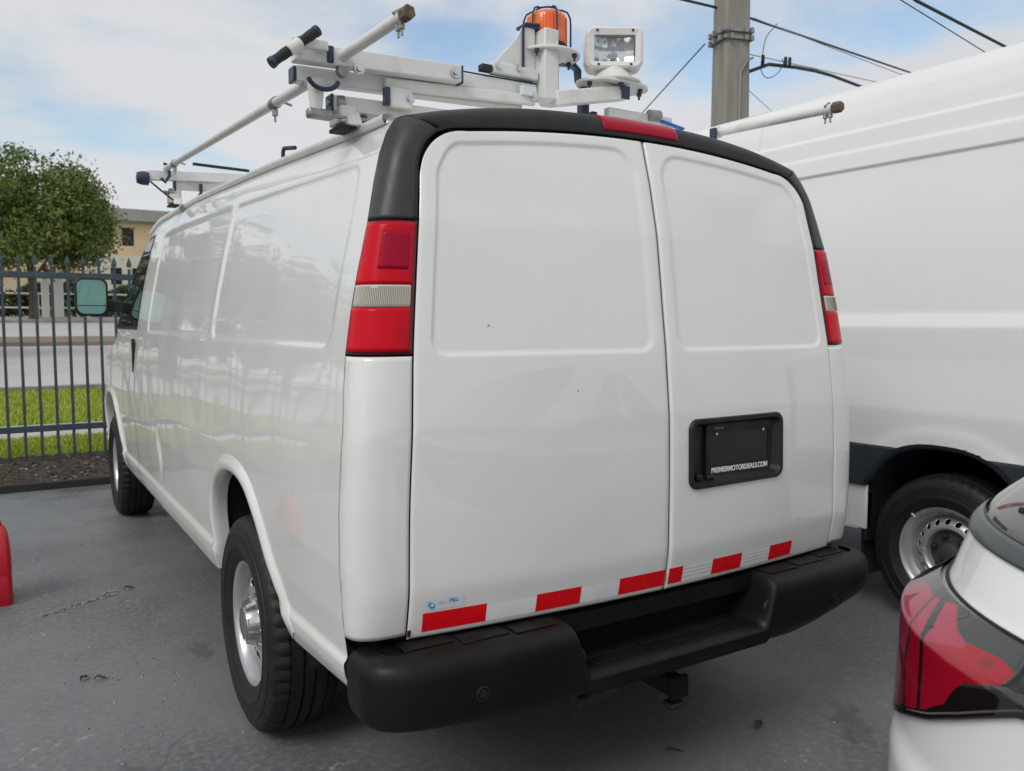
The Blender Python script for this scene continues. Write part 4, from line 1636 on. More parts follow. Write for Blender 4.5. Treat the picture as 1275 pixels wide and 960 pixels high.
def bolt(x, y, z, r=.013):
    bo = MB().lathe([(0, -.012), (r * .7, -.011), (r * .75, -.004), (r * 1.25, -.004), (r * 1.25, .004)], 12, 'y', (x, y, z))
    rk(bo, 'bolt', CHROME, 0)


for (x, y, z) in ((-.486, .409, 2.243), (-.625, .445, 2.152), (-.175, .447, 2.226), (-.305, .462, 2.303), (-.225, .462, 2.307), (-.80, .41, 2.205)):
    bolt(x, y, z)
rk(MB().box((-.652, .452, 2.152), (.075, .02, .062)).box((-.697, .452, 2.152), (.014, .026, .05), mi=0), 'pivot_plate')
rk(MB().box((-.700, .446, 2.150), (.016, .024, .052)), 'rubber_stop', NAVY, .002)
# black curved strap and small link under the arm
rk(MB().tube([(-.905 + .045 * math.cos(a), .412, 2.168 + .035 * math.sin(a)) for a in np.linspace(PI * 1.08, PI * 1.92, 10)], .007, 8), 'strap', NAVY, 0)
rk(MB().lathe([(.026, 0), (.016, -.085), (.0, -.09)], 16, 'z', (-.915, .45, 2.165)), 'lever_cone', RACKW, 0)
rk(MB().box((-.905, .45, 2.072), (.075, .035, .028)), 'lever_block', GALV, .008)
rk(MB().tube([(-.87, .45, 2.072), (-.74, .46, 2.076)], .006, 8), 'lever_rod', GALV, 0)
# feet on the gutters
for (x, y, s) in ((-.800, .50, -1), (.83, .50, 1), (-.815, 3.2, -1), (.83, 3.2, 1)):
    zf = float(ztop(y)) + .012
    zt = (2.095 if y < 1 else 2.215)
    ft = MB().box((x, y, (zf + zt) / 2 + .015), (.05, .045, zt - zf + .03)).box((x + s * .018, y, zf + .03), (.05, .10, .05)).prism([(y - .075, zf - .005), (y + .075, zf - .005), (y + .04, zf + .045), (y - .04, zf + .045)], x - .025, x + .02, 'x')
    fo = rk(ft, 'foot', RACKW, .006)
    rk(MB().box((x + s * .022, y - .01, zf - .008), (.05, .10, .012)), 'foot_pad', RUBBER, .003)
    cl = MB().lathe([(0, -.04), (.010, -.04), (.010, -.012), (.024, -.012), (.026, .01)], 12, 'x', (x - .03, y - .01, zf + .065))
    rk(cl, 'foot_bolt', GALV, 0)
for x in (-.76, -.70, -.64):
    bs = MB().lathe([(.012, 0), (.012, -.014), (.006, -.016), (.005, -.03), (0, -.031)], 10, 'z', (x, .48, 2.092))
    rk(bs, 'crossbar_bolt', NAVY, 0)
# front crossbar stack
YF = 3.2
rk(MB().beam((-.82, YF, 2.262), (.86, YF, 2.285), .045, .050), 'crossbar')
rk(MB().box((-.824, YF, 2.262), (.010, .054, .07)), 'end_cap', NAVY, .002)
rk(MB().beam((-.975, YF - .03, 2.300), (-.10, YF - .03, 2.345), .042, .055), 'drop_arm')
rk(MB().lathe([(0, -.045), (.03, -.04), (.038, -.015), (.038, .02), (.0, .03)], 18, 'x', (-.985, YF - .03, 2.282)), 'end_knob', NAVY, 0)
rk(MB().tube([(-.905, YF - .07, 2.285), (-.885, YF - .07, 2.262), (-.86, YF - .07, 2.30), (-.865, YF - .07, 2.36), (-.89, YF - .07, 2.365)], .009, 8), 'hook', NAVY, 0)
rk(MB().box((-.685, YF - .03, 2.245), (.016, .02, .06)).box((-.675, YF - .03, 2.215), (.05, .02, .012)), 'rubber_stop', NAVY, .002)
rk(MB().tube([(-.96, YF - .05, 2.265), (-.90, YF - .05, 2.215), (-.835, YF - .05, 2.165)], .005, 6), 'cable', CABLE, 0)
rk(MB().tube([(-.72, YF, 2.392), (-.40, YF, 2.382)], .009, 8), 'cable', CABLE, 0)
# long torsion rod down the left side, with clamps
ra, rb_ = Vector((-.872, 3.17, 2.345)), Vector((-.925, .47, 2.163))
rk(MB().tube([ra, rb_], .0155, 16), 'long_rod', mat('rod_paint', (0.58, 0.58, 0.55), rough=.45, coat=.1, var=(10, (0.44, 0.43, 0.38), .5, .75)), 0)
for f in (.115, .86):
    rc = MB()
    p = ra.lerp(rb_, f)
    rc.tube([p + Vector((0, .022, .0)), p - Vector((0, .022, 0))], .019, 12)
    rc.lathe([(.010, 0), (.010, -.02), (.004, -.022), (.004, -.04), (0, -.041)], 8, 'z', (p.x, p.y, p.z - .02))
    rc.tube([p + Vector((.0, 0, .015)), p + Vector((.05, -.02, -.005))], .004, 6)
    rk(rc, 'rod_clamp', GALV, 0)
# two short stop rods pointing to the rear
for (a, b) in (((-.845, .455, 2.236), (-.838, .005, 2.226)), ((.690, .47, 2.212), (.690, -.075, 2.192))):
    a, b = Vector(a), Vector(b)
    rod = rk(MB().tube([a, b], .0155, 18), 'stop_rod', RACKW, 0)
    d = (b - a).normalized()
    rk(MB().tube([b - d * .012, b + d * .020], .0195, 6), 'rusty_nut', RUST, .003, smooth=20)
    for k in (.03, .05):
        p = b - d * (k - .008)
        cb = MB().lathe([(.008, 0), (.008, -.016), (.0035, -.018), (.0035, -.033), (0, -.034)], 8, 'z', (p.x, p.y, p.z - .013))
        rk(cb, 'u_bolt_nut', GALV, 0)
    cb = MB().tube([b - d * .03 + Vector((-.020, 0, .006)), b - d * .03 + Vector((0, 0, .020)), b - d * .03 + Vector((.019, 0, .008))], .004, 6)
    rk(cb, 'u_bolt', GALV, 0)
    rk(MB().tube([a - d * .01, a + d * .02], .021, 14), 'rod_socket', RACKW, 0)
rk(MB().box((.662, .455, 2.200), (.012, .03, .05)), 'end_cap', NAVY, .002)
rk(MB().lathe([(0, -.01), (.017, -.01), (.019, .01)], 12, 'y', (-.843, .425, 2.196)), 'arm_bolt', GALV, 0)
# grip handle
h0, h1 = Vector((-1.067, .35, 2.164)), Vector((-.945, .35, 2.266))
dd_ = (h1 - h0).normalized()
gpm = MB()
for (f0, f1) in ((0.0, .40), (.60, 1.0)):
    p, q = h0.lerp(h1, f0), h0.lerp(h1, f1)
    gpm.tube([p, p.lerp(q, .05), p.lerp(q, .35), p.lerp(q, .65), p.lerp(q, .95), q], [.010, .0145, .0132, .0148, .0142, .010], 14)
rk(gpm, 'hand_grip', BLACKP, 0)
gcp = MB()
for p in (h0, h1):
    gcp.tube([p - dd_ * .006, p + dd_ * .008], 0.0158, 14)
rk(gcp, 'grip_end', NAVY, .003)
rk(MB().tube([h0.lerp(h1, .36), h0.lerp(h1, .64)], .0165, 14).tube([h0.lerp(h1, .5), (-.975, .40, 2.228)], .016, 12).beam((-1.0, .375, 2.238), (-.90, .40, 2.246), .026, .028), 'handle_bracket', RACKW, .004)
# tower for the beacon
post = rk(MB().box((-.113, .465, 2.335), (.056, .072, .229)).box((-.072, .505, 2.31), (.05, .05, .18)), 'post')
rk(MB().prism([(-.318, 2.285), (-.150, 2.285), (-.150, 2.46), (-.195, 2.46), (-.235, 2.40), (-.30, 2.33)], .475, .481, 'y'), 'gusset_plate')
rk(MB().box((-.235, .475, 2.300), (.175, .035, .035)), 'gusset_foot')
rk(MB().tube([(-.200, .47, 2.288), (-.200, .47, 2.452), (-.192, .47, 2.462), (-.135, .47, 2.468)], .005, 6), 'strap_edge', NAVY, 0)
rk(MB().box((-.165, .495, 2.458), (.065, .05, .010)), 'strap', NAVY, .002)
rk(MB().box((-.345, .47, 2.294), (.04, .03, .022)), 'latch', CABLE, .004)
rk(MB().lathe([(0, 2.382), (.116, 2.382), (.118, 2.387), (.116, 2.392), (0, 2.392)], 40, 'z', (-.075, .52, 0)), 'beacon_plate', RACKW, .001)
for (x, y) in ((-.16, .45), (-.02, .43), (.02, .52)):
    ps_ = MB().lathe([(.009, 2.381), (.009, 2.371), (.004, 2.369), (.004, 2.359), (0, 2.358)], 8, 'z', (x, y, 0))
    rk(ps_, 'plate_bolt', NAVY, 0)
# bracket for the search light
rk(MB().beam((-.095, .44, 2.225), (.205, .435, 2.287), .045, .048), 'lamp_arm')
rk(MB().box((.188, .410, 2.280), (.034, .006, .044)), 'arm_cap', NAVY, .001)
dsk = MB()
o_, z0 = [], 2.308
nn_ = 44
pl_ = [(.176 + (.146 if True else 0) * (abs(math.cos(t)) ** .8) * (1 if math.cos(t) > 0 else -1), .47 + .085 * math.sin(t)) for t in np.linspace(0, 2 * PI, nn_, endpoint=False)]
dsk.prism(pl_, z0, z0 + .010, 'z')
rk(dsk, 'lamp_plate', RACKW, .002)
for (x, y) in ((.06, .45), (.16, .40), (.27, .43), (.30, .47)):
    ps_ = MB().lathe([(.009, z0), (.009, z0 - .012), (.004, z0 - .014), (.004, z0 - .024), (0, z0 - .025)], 8, 'z', (x, y, 0))
    rk(ps_, 'plate_bolt', NAVY, 0)
rk(MB().box((.085, .52, 2.225), (.034, .03, .16)).box((.13, .52, 2.20), (.024, .02, .06)), 'bracket_leg', NAVY, .003)
rk(MB().prism([(.0, 2.392), (.06, 2.392), (.085, 2.372), (.085, 2.33), (.075, 2.33), (.07, 2.372), (.05, 2.38), (.0, 2.38)], .53, .56, 'y'), 'angle_clip', NAVY, .002)
rk(MB().box((.30, .47, 2.222), (.30, .03, .03)), 'side_tube')
rk(MB().beam((.39, .45, 2.216), (.50, .45, 2.200), .020, .010), 'blue_handle', BLUES, .004)
rk(MB().tube([(.33, .45, 2.23), (.38, .45, 2.233)], .02, 10), 'handle_clamp', GALV, 0)

# ---- amber beacon
bc = empty('amber_beacon', (-.072, .52, 2.393))
bc.scale = (.95, .95, .95)
tag(bc, 'amber warning beacon in a wire cage on the white roof rack post', 'beacon')
MB().lathe([(.0, .0), (.076, .0), (.076, .028), (.070, .036), (.0, .037)], 36).build('beacon_base', BLACKP, bc)
am = MB()
prof = [(.070, .030), (.072, .05), (.071, .120), (.068, .134), (.060, .141), (.03, .144), (0, .1445)]
am.lathe(prof, 40)
am.build('amber_dome', AMBER, bc, smooth=50)
rib = MB()
for k in range(40):
    a = 2 * PI * k / 40
    rib.tube([(.072 * math.cos(a), .072 * math.sin(a), .04), (.0712 * math.cos(a), .0712 * math.sin(a), .125)], .0018, 5)
rib.build('lens_ribs', AMBER, bc)
for k in range(6):
    a = 2 * PI * k / 6 + .35
    q = [(.086, .0), (.086, .10), (.084, .125), (.074, .146), (.055, .155), (.04, .1555)]
    MB().tube([(r * math.cos(a), r * math.sin(a), z) for r, z in q], .0035, 8).build('cage_wire', NAVY, bc)
for (r_, z_, n_) in ((.04, .1555, 24), (.086, .004, 36)):
    MB().tube([(r_ * math.cos(t), r_ * math.sin(t), z_) for t in np.linspace(0, 2 * PI, n_, endpoint=False)], .0035, 8, closed=True).build('cage_ring', NAVY, bc)

# ---- search light
sp = empty('search_light', (.178, .47, 2.318), math.radians(-31))
sp.scale = (.86, .86, .82)
tag(sp, 'white square roof mounted search light beside the amber beacon', 'spotlight')
MB().lathe([(.0, .0), (.115, .0), (.117, .006), (.10, .016), (.085, .022), (.078, .032), (.062, .052), (.058, .072), (.0, .072)], 40).build('turntable', RACKW, sp, smooth=50)
SPW, SPH = .116, .086
zc = .142
sh = MB()
vs, fs = [], []
for (k, y) in ((.90, -.060), (.99, -.053), (1.0, -.03), (1.0, .03), (.90, .075), (.55, .098)):
    for (x, z) in rr_loop(-SPW, SPW, -SPH, SPH, .026, 8):
        vs.append((x * k, y, z * k + zc))
for li in range(5):
    for j in range(32):
        j2 = (j + 1) % 32
        fs.append((li * 32 + j, li * 32 + j2, li * 32 + 32 + j2, li * 32 + 32 + j))
fs.append(tuple(range(160, 192))[::-1])
ol, il = rr_loop(-SPW, SPW, -SPH, SPH, .026, 8), rr_loop(-.084, .084, -.058, .052, .006, 8)
b0 = len(vs)
vs += [(x, -.055, z + zc) for x, z in il] + [(x, -.030, z + zc) for x, z in il]
for j in range(32):
    j2 = (j + 1) % 32
    fs += [(j, j2, b0 + j2, b0 + j), (b0 + j, b0 + j2, b0 + 32 + j2, b0 + 32 + j)]
sh.add(vs, fs).build('lamp_housing', RACKW, sp, smooth=40)
rf = MB()
vs, fs = [], []
nx, nz = 15, 11
for i in range(nx):
    for j in range(nz):
        x = -.083 + .166 * i / (nx - 1)
        z = -.057 + .108 * j / (nz - 1)
        r2 = (x / .083) ** 2 * .6 + ((z + .012) / .05) ** 2 * .5
        vs.append((x, -.032 + .040 * max(0, 1 - r2 * .75) + .0014 * ((i * 7 + j * 3) % 3 - 1), z + zc))
for i in range(nx - 1):
    for j in range(nz - 1):
        fs.append((i * nz + j, (i + 1) * nz + j, (i + 1) * nz + j + 1, i * nz + j + 1))
rf.add(vs, fs).build('reflector', mat('reflector', (.75, .76, .76), rough=.16, metal=1.0), sp, smooth=20, fix=False)
MB().lathe([(0, -.03), (.010, -.028), (.013, -.01), (.013, .01), (.024, .012), (.027, .02)], 18, 'y', (0, -.005, zc - .022)).build('bulb', mat('bulb_glass', (.6, .6, .58), rough=.1, coat=1), sp)
lens = MB().prism(rr_loop(-.0845, .0845, -.0585, .0525, .006, 8), -.050, -.0475, 'y')
LENSM = mat('clear_glass', (.92, .95, .95), rough=.01, trans=1.0)
o = lens.build('glass', LENSM, sp, smooth=0)
o.location = (0, 0, zc)
for (x, z) in ((-.072, .070), (.072, .070), (-.066, -.071), (.066, -.071)):
    sc_ = MB().lathe([(0, -.004), (.005, -.003), (.006, .002)], 10, 'y', (x, -.0585, z + zc))
    sc_.build('screw', NAVY, sp)
MB().box((-.117, .0, zc - .01), (.008, .05, .10)).box((.117, .0, zc - .01), (.008, .05, .10)).box((0, .02, .066), (.15, .07, .03)).build('yoke', RACKW, sp, bevel=.006)

# ------------------------------------------------------------------ tall white panel van on the right (parallel, nose away)
XS = 2.03
tv = empty('tall_panel_van', (XS + 1.0, 0, 0))
tag(tv, 'tall white high roof panel van with black side cladding parked at right', 'van')
TV = Vector((XS + 1.0, 0, 0))
tvp = dense([.38, .41, .60, .645, .86, .90, 1.05, 1.20, 1.30, 1.452, 1.462, 1.520, 1.535, 2.0, 2.262, 2.275, 2.355, 2.375, 2.462, 2.478, 2.55, 2.64, 2.70, 2.735],
            [-.03, -.012, -.010, -.005, .0, .0, .012, .004, .001, .006, .004, -.018, -.020, -.045, -.066, -.054, -.060, -.070, -.076, -.088, -.098, -.125, -.165, -.22], 1600, .006)
TY0, TY1 = -.86, 4.70
TAX = .30


def tv_arch(t, k=1.0):
    c, s = math.cos(t), math.sin(t)
    return (TAX + .435 * k * math.copysign(abs(c) ** (2 / 2.5), c), .355 + .540 * k * math.copysign(abs(s) ** (2 / 2.5), s))


arch_t = [tv_arch(t) for t in np.linspace(-.3, PI + .3, 90)]


def tv_grid():
    ys = np.unique(np.r_[np.linspace(TY0, TY1, 190), np.linspace(-.4, 1.0, 150), [1.512, 1.518, 1.522, 1.528]])
    NS2 = 150
    zs_ = np.unique(np.r_[np.linspace(.41, 2.735, NS2), np.linspace(2.255, 2.285, 8), np.linspace(2.345, 2.385, 8), np.linspace(2.455, 2.485, 8), np.linspace(1.44, 1.54, 14), [.644, .646, .859, .861]])
    n = len(zs_)
    nt_ = 24
    K = 2 * n + nt_
    P = np.zeros((len(ys), K, 3))
    for i, y in enumerate(ys):
        # nose: lower the section over the bonnet
        f = np.interp(y, [3.1, 3.9, 4.5, 4.7], [1.0, .62, .44, .30])
        z = .41 + (zs_ - .41) * f
        x = -1.0 - tvp(zs_) + .16 * np.clip((y - 3.6) / 1.1, 0, 1) ** 2.5 + .03 * np.clip((TY0 + .12 - y) / .12, 0, 1) ** 2
        # body colour arch brow
        br = (np.abs((y - TAX) / .53) ** 2.3 + np.abs((z - .355) / .62) ** 2.3) ** (1 / 2.3)
        x = x - .006 * smooth01((1.04 - br) / .10) * (z > .86)
        if 1.514 < y < 1.526:
            x = x + .010 * (zs_ > 2.46)
        P[i, :n, 0] = x
        P[i, :n, 2] = z
        u = np.linspace(-1, 1, nt_ + 2)[1:-1]
        P[i, n:n + nt_, 0] = -x[-1] * u
        P[i, n:n + nt_, 2] = z[-1] + .05 * f * (1 - np.abs(u) ** 2.4)
        P[i, n + nt_:, 0] = -x[::-1]
        P[i, n + nt_:, 2] = z[::-1]
        P[i, :, 1] = y
    return ys, zs_, n, P, K


ys_t, zs_t, n_t, PT, KT = tv_grid()
ct = (PT[:-1, :-1] + PT[1:, 1:]) / 2
cut_ = in_poly(ct[..., 1], ct[..., 2], arch_t) | in_poly(ct[..., 1], ct[..., 2], [(y + 3.67, z) for y, z in arch_t])
side_t = np.zeros(KT - 1, bool)
side_t[:n_t - 1] = True
side_t[-(n_t - 1):] = True
zc_t = ct[..., 2]
clad = side_t[None] & (zc_t > .645) & (zc_t < .86) & (ct[..., 1] < 4.2)
grid_mesh('body', PT, WHITE2, tv, ~(cut_ & side_t[None]) & ~clad, None, flip=True, sharp=35)
PC = PT.copy()
PC[..., 0] += np.where(PT[..., 0] < 0, -.013, .013)
CLADM = mat('dark_cladding', (0.022, 0.028, 0.036), rough=0.5, var=(4, (0.032, 0.038, 0.046), .4, .7), bump=(300, .08, .002))
lft = np.zeros(KT - 1, bool)
lft[:n_t] = True
for y0_, y1_ in ((-9, TAX), (TAX, TAX + 3.67), (TAX + 3.67, 9)):
    seg_ = (ct[..., 1] > y0_) & (ct[..., 1] < y1_)
    for sd_m in (lft[None], ~lft[None]):
        solid(grid_mesh('side_cladding', PC, CLADM, tv, clad & ~cut_ & seg_ & sd_m, None, flip=True), .02, -1)
for s in (-1, 1):
    for ax in (TAX, TAX + 3.67):
        # liner with the wide arch lip
        vs, fs = [], []
        th = np.linspace(-.28, PI + .28, 48)
        secs = [(1.012, 1.018), (.975, 1.012), (.960, .985), (.955, .90), (.93, .60), (.93, .35)]
        for k_, xo in secs:
            for t in th:
                q = tv_arch(t, k_)
                vs.append((s * (xo if (q[1] > .655 or xo < 1.0) else .955), ax - TAX + q[0], q[1]))
        m_ = len(th)
        for a in range(len(secs) - 1):
            for j in range(m_ - 1):
                fs.append((a * m_ + j, a * m_ + j + 1, (a + 1) * m_ + j + 1, (a + 1) * m_ + j))
        MB().add(vs, fs).build('arch_liner', CLADM, tv, smooth=60)
        bk = MB().prism([(ax + .52 * math.cos(t), .355 + .55 * math.sin(t)) for t in np.linspace(-.28, PI + .28, 30)], s * .33, s * .35, 'x')
        bk.build('arch_back', DARK, tv, smooth=0)
# sill end and flap ahead of the rear wheel, belly, rear face
MB().box((-.965, .745, .53), (.05, .11, .24)).build('sill_end', WHITE2, tv, bevel=.012)
MB().box((-.93, .70, .50), (.10, .02, .30)).build('mud_flap', RUBBER, tv, smooth=0)
MB().box((0, 1.7, .46), (1.75, 5.7, .10)).box((0, 2.2, .36), (1.2, 2.6, .12)).build('underbody', DARK, tv, smooth=0)
MB().tube([(-.9, TAX, .38), (.9, TAX, .38)], .07, 12).tube([(-.9, TAX + 3.67, .38), (.9, TAX + 3.67, .38)], .05, 12).build('axle', DARK, tv)
rear = MB()
rear.add(PT[0].tolist(), [tuple(range(KT))])
rear.build('rear_wall', WHITE2, tv, smooth=0)
for s in (-1, 1):
    MB().box((s * .46, TY0 - .012, 1.55), (.88, .02, 2.0)).build('rear_door', WHITE2, tv, bevel=.008)
    MB().box((s * .955, TY0 - .01, 1.15), (.09, .05, .55)).build('tail_light', REDL, tv, bevel=.015)
MB().box((0, TY0 - .06, .52), (1.9, .16, .20)).build('rear_bumper', CLADM, tv, bevel=.03)
fr_ = MB()
fr_.add(PT[-1].tolist(), [tuple(range(KT))])
fr_.build('front_fascia', CLADM, tv, smooth=0)
G = np.zeros((10, 20, 3))
for i, y in enumerate(np.linspace(3.18, 3.86, 10)):
    f = np.interp(y, [3.1, 3.9, 4.5, 4.7], [1.0, .62, .44, .30])
    zt_ = .41 + (2.735 - .41) * f
    u = np.linspace(-.94, .94, 20)
    G[i, :, 0] = .78 * u
    G[i, :, 1] = y
    G[i, :, 2] = zt_ + .05 * f * (1 - np.abs(u) ** 2.4) + .006
grid_mesh('windscreen', G, GLASS, tv)
for s in (-1, 1):
    G = np.zeros((10, 10, 3))
    for i, z in enumerate(np.linspace(1.42, 2.02, 10)):
        y1 = np.interp(z, [1.42, 2.02], [3.62, 3.20])
        for j, y in enumerate(np.linspace(2.42, y1, 10)):
            f = np.interp(y, [3.1, 3.9, 4.5, 4.7], [1.0, .62, .44, .30])
            zr_ = .41 + (z - .41) / f
            G[i, j] = (s * (1.0 + float(tvp(zr_)) + .006), y, z)
    grid_mesh('door_window', G, GLASS, tv, flip=(s < 0))


def tv_wheel(loc, flip):
    root = empty('wheel')
    root.parent = tv
    root.location = loc
    root.rotation_euler = (0, 0, PI if flip else 0)
    tyre_mb(.378, .235, .212).build('tyre', TYRE, root, smooth=40)
    rim = MB()
    rim.lathe([(.205, .10), (.205, -.05), (.214, -.084), (.221, -.090), (.2275, -.099), (.2235, -.104), (.214, -.099), (.204, -.088), (.200, -.07), (.190, -.062), (.184, -.05), (.180, -.03), (.172, -.02)], 96, 'x')
    rim.build('rim', STEEL, root, smooth=45)
    xf = lambda r: float(np.interp(r, [.09, .105, .112, .122, .140, .160, .175], [-.020, -.025, -.055, -.066, -.062, -.045, -.018]))
    P, k = disc_with_holes(.09, .176, xf, [(.149, 2 * PI * i / 18 + .1, .0125, .0125) for i in range(18)], n=288, nr=30)
    d = grid_mesh('wheel_disc', P, STEEL, root, k)
    solid(d, .006, 0)
    MB().lathe([(.0, .02), (.19, .02), (.19, .05)], 48, 'x').build('brake_drum', DARK, root)
    MB().lathe([(.112, -.02), (.108, -.032), (.085, -.036), (.052, -.038), (.046, -.058), (.03, -.066), (0, -.067)], 48, 'x').build('hub', DARK2, root, smooth=40)
    nut = MB().lathe([(.015, -.03), (.015, -.056), (.010, -.062), (0, -.063)], 6, 'x')
    n0 = None
    for i in range(6):
        a = 2 * PI * i / 6 + .2
        if n0 is None:
            o = n0 = nut.build('lug_nut', RUBBER, root, smooth=20)
        else:
            o = n0.copy()
            COL.objects.link(o)
            o.parent = root
        o.location = (0, .08 * math.cos(a), .08 * math.sin(a))
    MB().box((-.101, .155, .158), (.018, .03, .012), rot=Matrix.Rotation(.8, 3, 'X')).build('balance_weight', STEEL, root, bevel=.003)
    return root


DARK2 = mat('hub_grey', (.045, .048, .05), rough=.5)
for ax in (TAX - .01, TAX + 3.67):
    tv_wheel((-.868, ax, .376), False)
    tv_wheel((.868, ax, .376), True)

# ------------------------------------------------------------------ red plastic container at the left edge
rc_ = empty('red_container', (-1.787, 3.20, 0))
rc_.scale = (.46, 1.0, .95)
tag(rc_, 'red moulded plastic container standing on the asphalt at the left edge', 'container')
vs, fs = [], []
secs = [(.97, .0), (1.0, .012), (1.0, .14), (.98, .155), (.98, .18), (1.0, .195), (.985, .25), (.94, .31), (.86, .36), (.72, .40), (.5, .425), (.3, .43)]
for (k, z) in secs:
    for (x, y) in rr_loop(-.182, .182, -.13, .13, .045, 8):
        vs.append((x * k - .0 * z, y * k, z))
for li in range(len(secs) - 1):
    for j in range(32):
        j2 = (j + 1) % 32
        fs.append((li * 32 + j, li * 32 + j2, li * 32 + 32 + j2, li * 32 + 32 + j))
fs += [tuple(range(32))[::-1], tuple(range((len(secs) - 1) * 32, len(secs) * 32))]
MB().add(vs, fs).build('tank', REDP, rc_, smooth=50)
MB().tube(catmull([(-.10, 0, .42), (-.09, 0, .475), (-.03, 0, .495), (.05, 0, .49), (.09, 0, .42)], 20).tolist(), .016, 10).build('carry_handle', REDP, rc_)
MB().lathe([(.035, .42), (.035, .455), (.03, .46), (0, .46)], 24, 'z', (-.13, .05, 0)).build('cap', BLACKP, rc_)

# ------------------------------------------------------------------ litter on the asphalt
def leaf_obj(loc, rz, L_, W_, label):
    mb = MB()
    n = 7
    vs, fs = [], []
    for i in range(n):
        t = i / (n - 1)
        w_ = W_ * math.sin(PI * min(1, t * .92 + .06)) ** .8
        x = -L_ / 2 + L_ * t
        z = .004 + .010 * math.sin(PI * t) + .004 * math.sin(7 * t)
        vs += [(x, -w_ / 2, z + .006), (x, 0, z), (x, w_ / 2, z + .008)]
    for i in range(n - 1):
        fs += [(3 * i, 3 * i + 1, 3 * i + 4, 3 * i + 3), (3 * i + 1, 3 * i + 2, 3 * i + 5, 3 * i + 4)]
    mb.add(vs, fs)
    mb.tube([(L_ / 2, 0, .006), (L_ / 2 + L_ * .3, .004, .008)], .0015, 5)
    o = mb.build('fallen_leaf', LITTER, smooth=60, fix=False)
    o.location = loc
    o.rotation_euler = (0, 0, rz)
    return tag(o, label, 'leaf', 'fallen leaves on the asphalt')


leaf_obj((-1.47, 1.851, .001), .9, .045, .022, 'dark curled leaf on the asphalt, left one of the pair at lower left')
leaf_obj((-1.414, 1.816, .001), -.3, .045, .020, 'dark curled leaf on the asphalt, right one of the pair at lower left')
leaf_obj((.593, .106, .001), .5, .06, .032, 'brown dry leaf on the asphalt under the right end of the bumper')
leaf_obj((.201, .138, .001), -.6, .05, .015, 'dark twig like leaf on the asphalt below the bumper step')
leaf_obj((-1.161, 3.021, .001), .2, .05, .02, 'small dark leaf on the asphalt beside the van sill')
st_ = MB()
for _ in range(260):
    if rng.random() < .45:
        x, y = rng.normal(-1.28, .16), rng.normal(1.55, .3)
        if x > -1.02:
            continue
    else:
        x, y = rng.uniform(-2.2, 1.2), rng.uniform(-.6, 6.2)
    r = rng.uniform(.0015, .0055)
    q = rng.uniform(.6, 1.4, 4)
    st_.add([(x - r * q[0], y, .001), (x, y - r * q[1], .001), (x + r * q[2], y, .001), (x, y + r * q[3], .001), (x, y, .001 + r)], [(0, 1, 4), (1, 2, 4), (2, 3, 4), (3, 0, 4)])
tag(st_.build('grit', mat('grit', (.10, .10, .095), rough=.9, island=(.38, .37, .35)), smooth=0), kind='stuff')

# remains of an old painted mark
fl_ = MB()
for (a, b, n_, w_) in (((-1.60, 2.79), (-1.24, 2.98), 150, .022), ((-1.31, 3.00), (-1.22, 3.03), 40, .03)):
    for _ in range(n_):
        f = rng.random()
        x = a[0] + (b[0] - a[0]) * f + rng.normal(0, w_ * .5)
        y = a[1] + (b[1] - a[1]) * f + rng.normal(0, w_ * .5)
        r = rng.uniform(.003, .011)
        an = rng.uniform(0, 6.28)
        q = [(x + r * k_ * math.cos(an + t), y + r * k_ * math.sin(an + t), .0035) for t, k_ in ((0, 1), (1.2, .7), (2.4, 1), (3.9, .6), (5.1, .8))]
        fl_.add(q, [(0, 1, 2, 3, 4)])
tag(fl_.build('worn_paint_flakes', mat('worn_paint', (.26, .265, .265), rough=.8, island=(.34, .345, .34)), smooth=0), kind='stuff')


# ------------------------------------------------------------------ white hatchback, rear corner entering at lower right
HD = math.radians(95)
hb = empty('white_hatchback', (-.668, -1.77, 0), -HD)          # local +y forwards, +x to its right
tag(hb, 'white hatchback with a wide dark red tail light, its rear corner at the lower right', 'car')
hW = dense([.20, .30, .5, .75, .965, 1.015, 1.12, 1.14, 1.2, 1.45, 1.54, 1.58], [.80, .86, .90, .90, .90, .838, .825, .808, .755, .63, .56, .42], 900, .010)
hP = dense([.20, .30, .5, .72, .76, .96, 1.03, 1.12, 1.17, 1.2, 1.5, 1.58], [.16, .06, 0, .0, .02, .03, .08, .12, .16, .20, .66, 1.0], 900, .010)
hF = dense([.20, .30, .6, .80, .95, 1.02, 1.08, 1.3, 1.5, 1.58], [4.0, 4.15, 4.2, 4.13, 3.75, 3.25, 2.95, 2.5, 2.1, 1.85], 900, .02)
HDp, HN = .62, 2.4


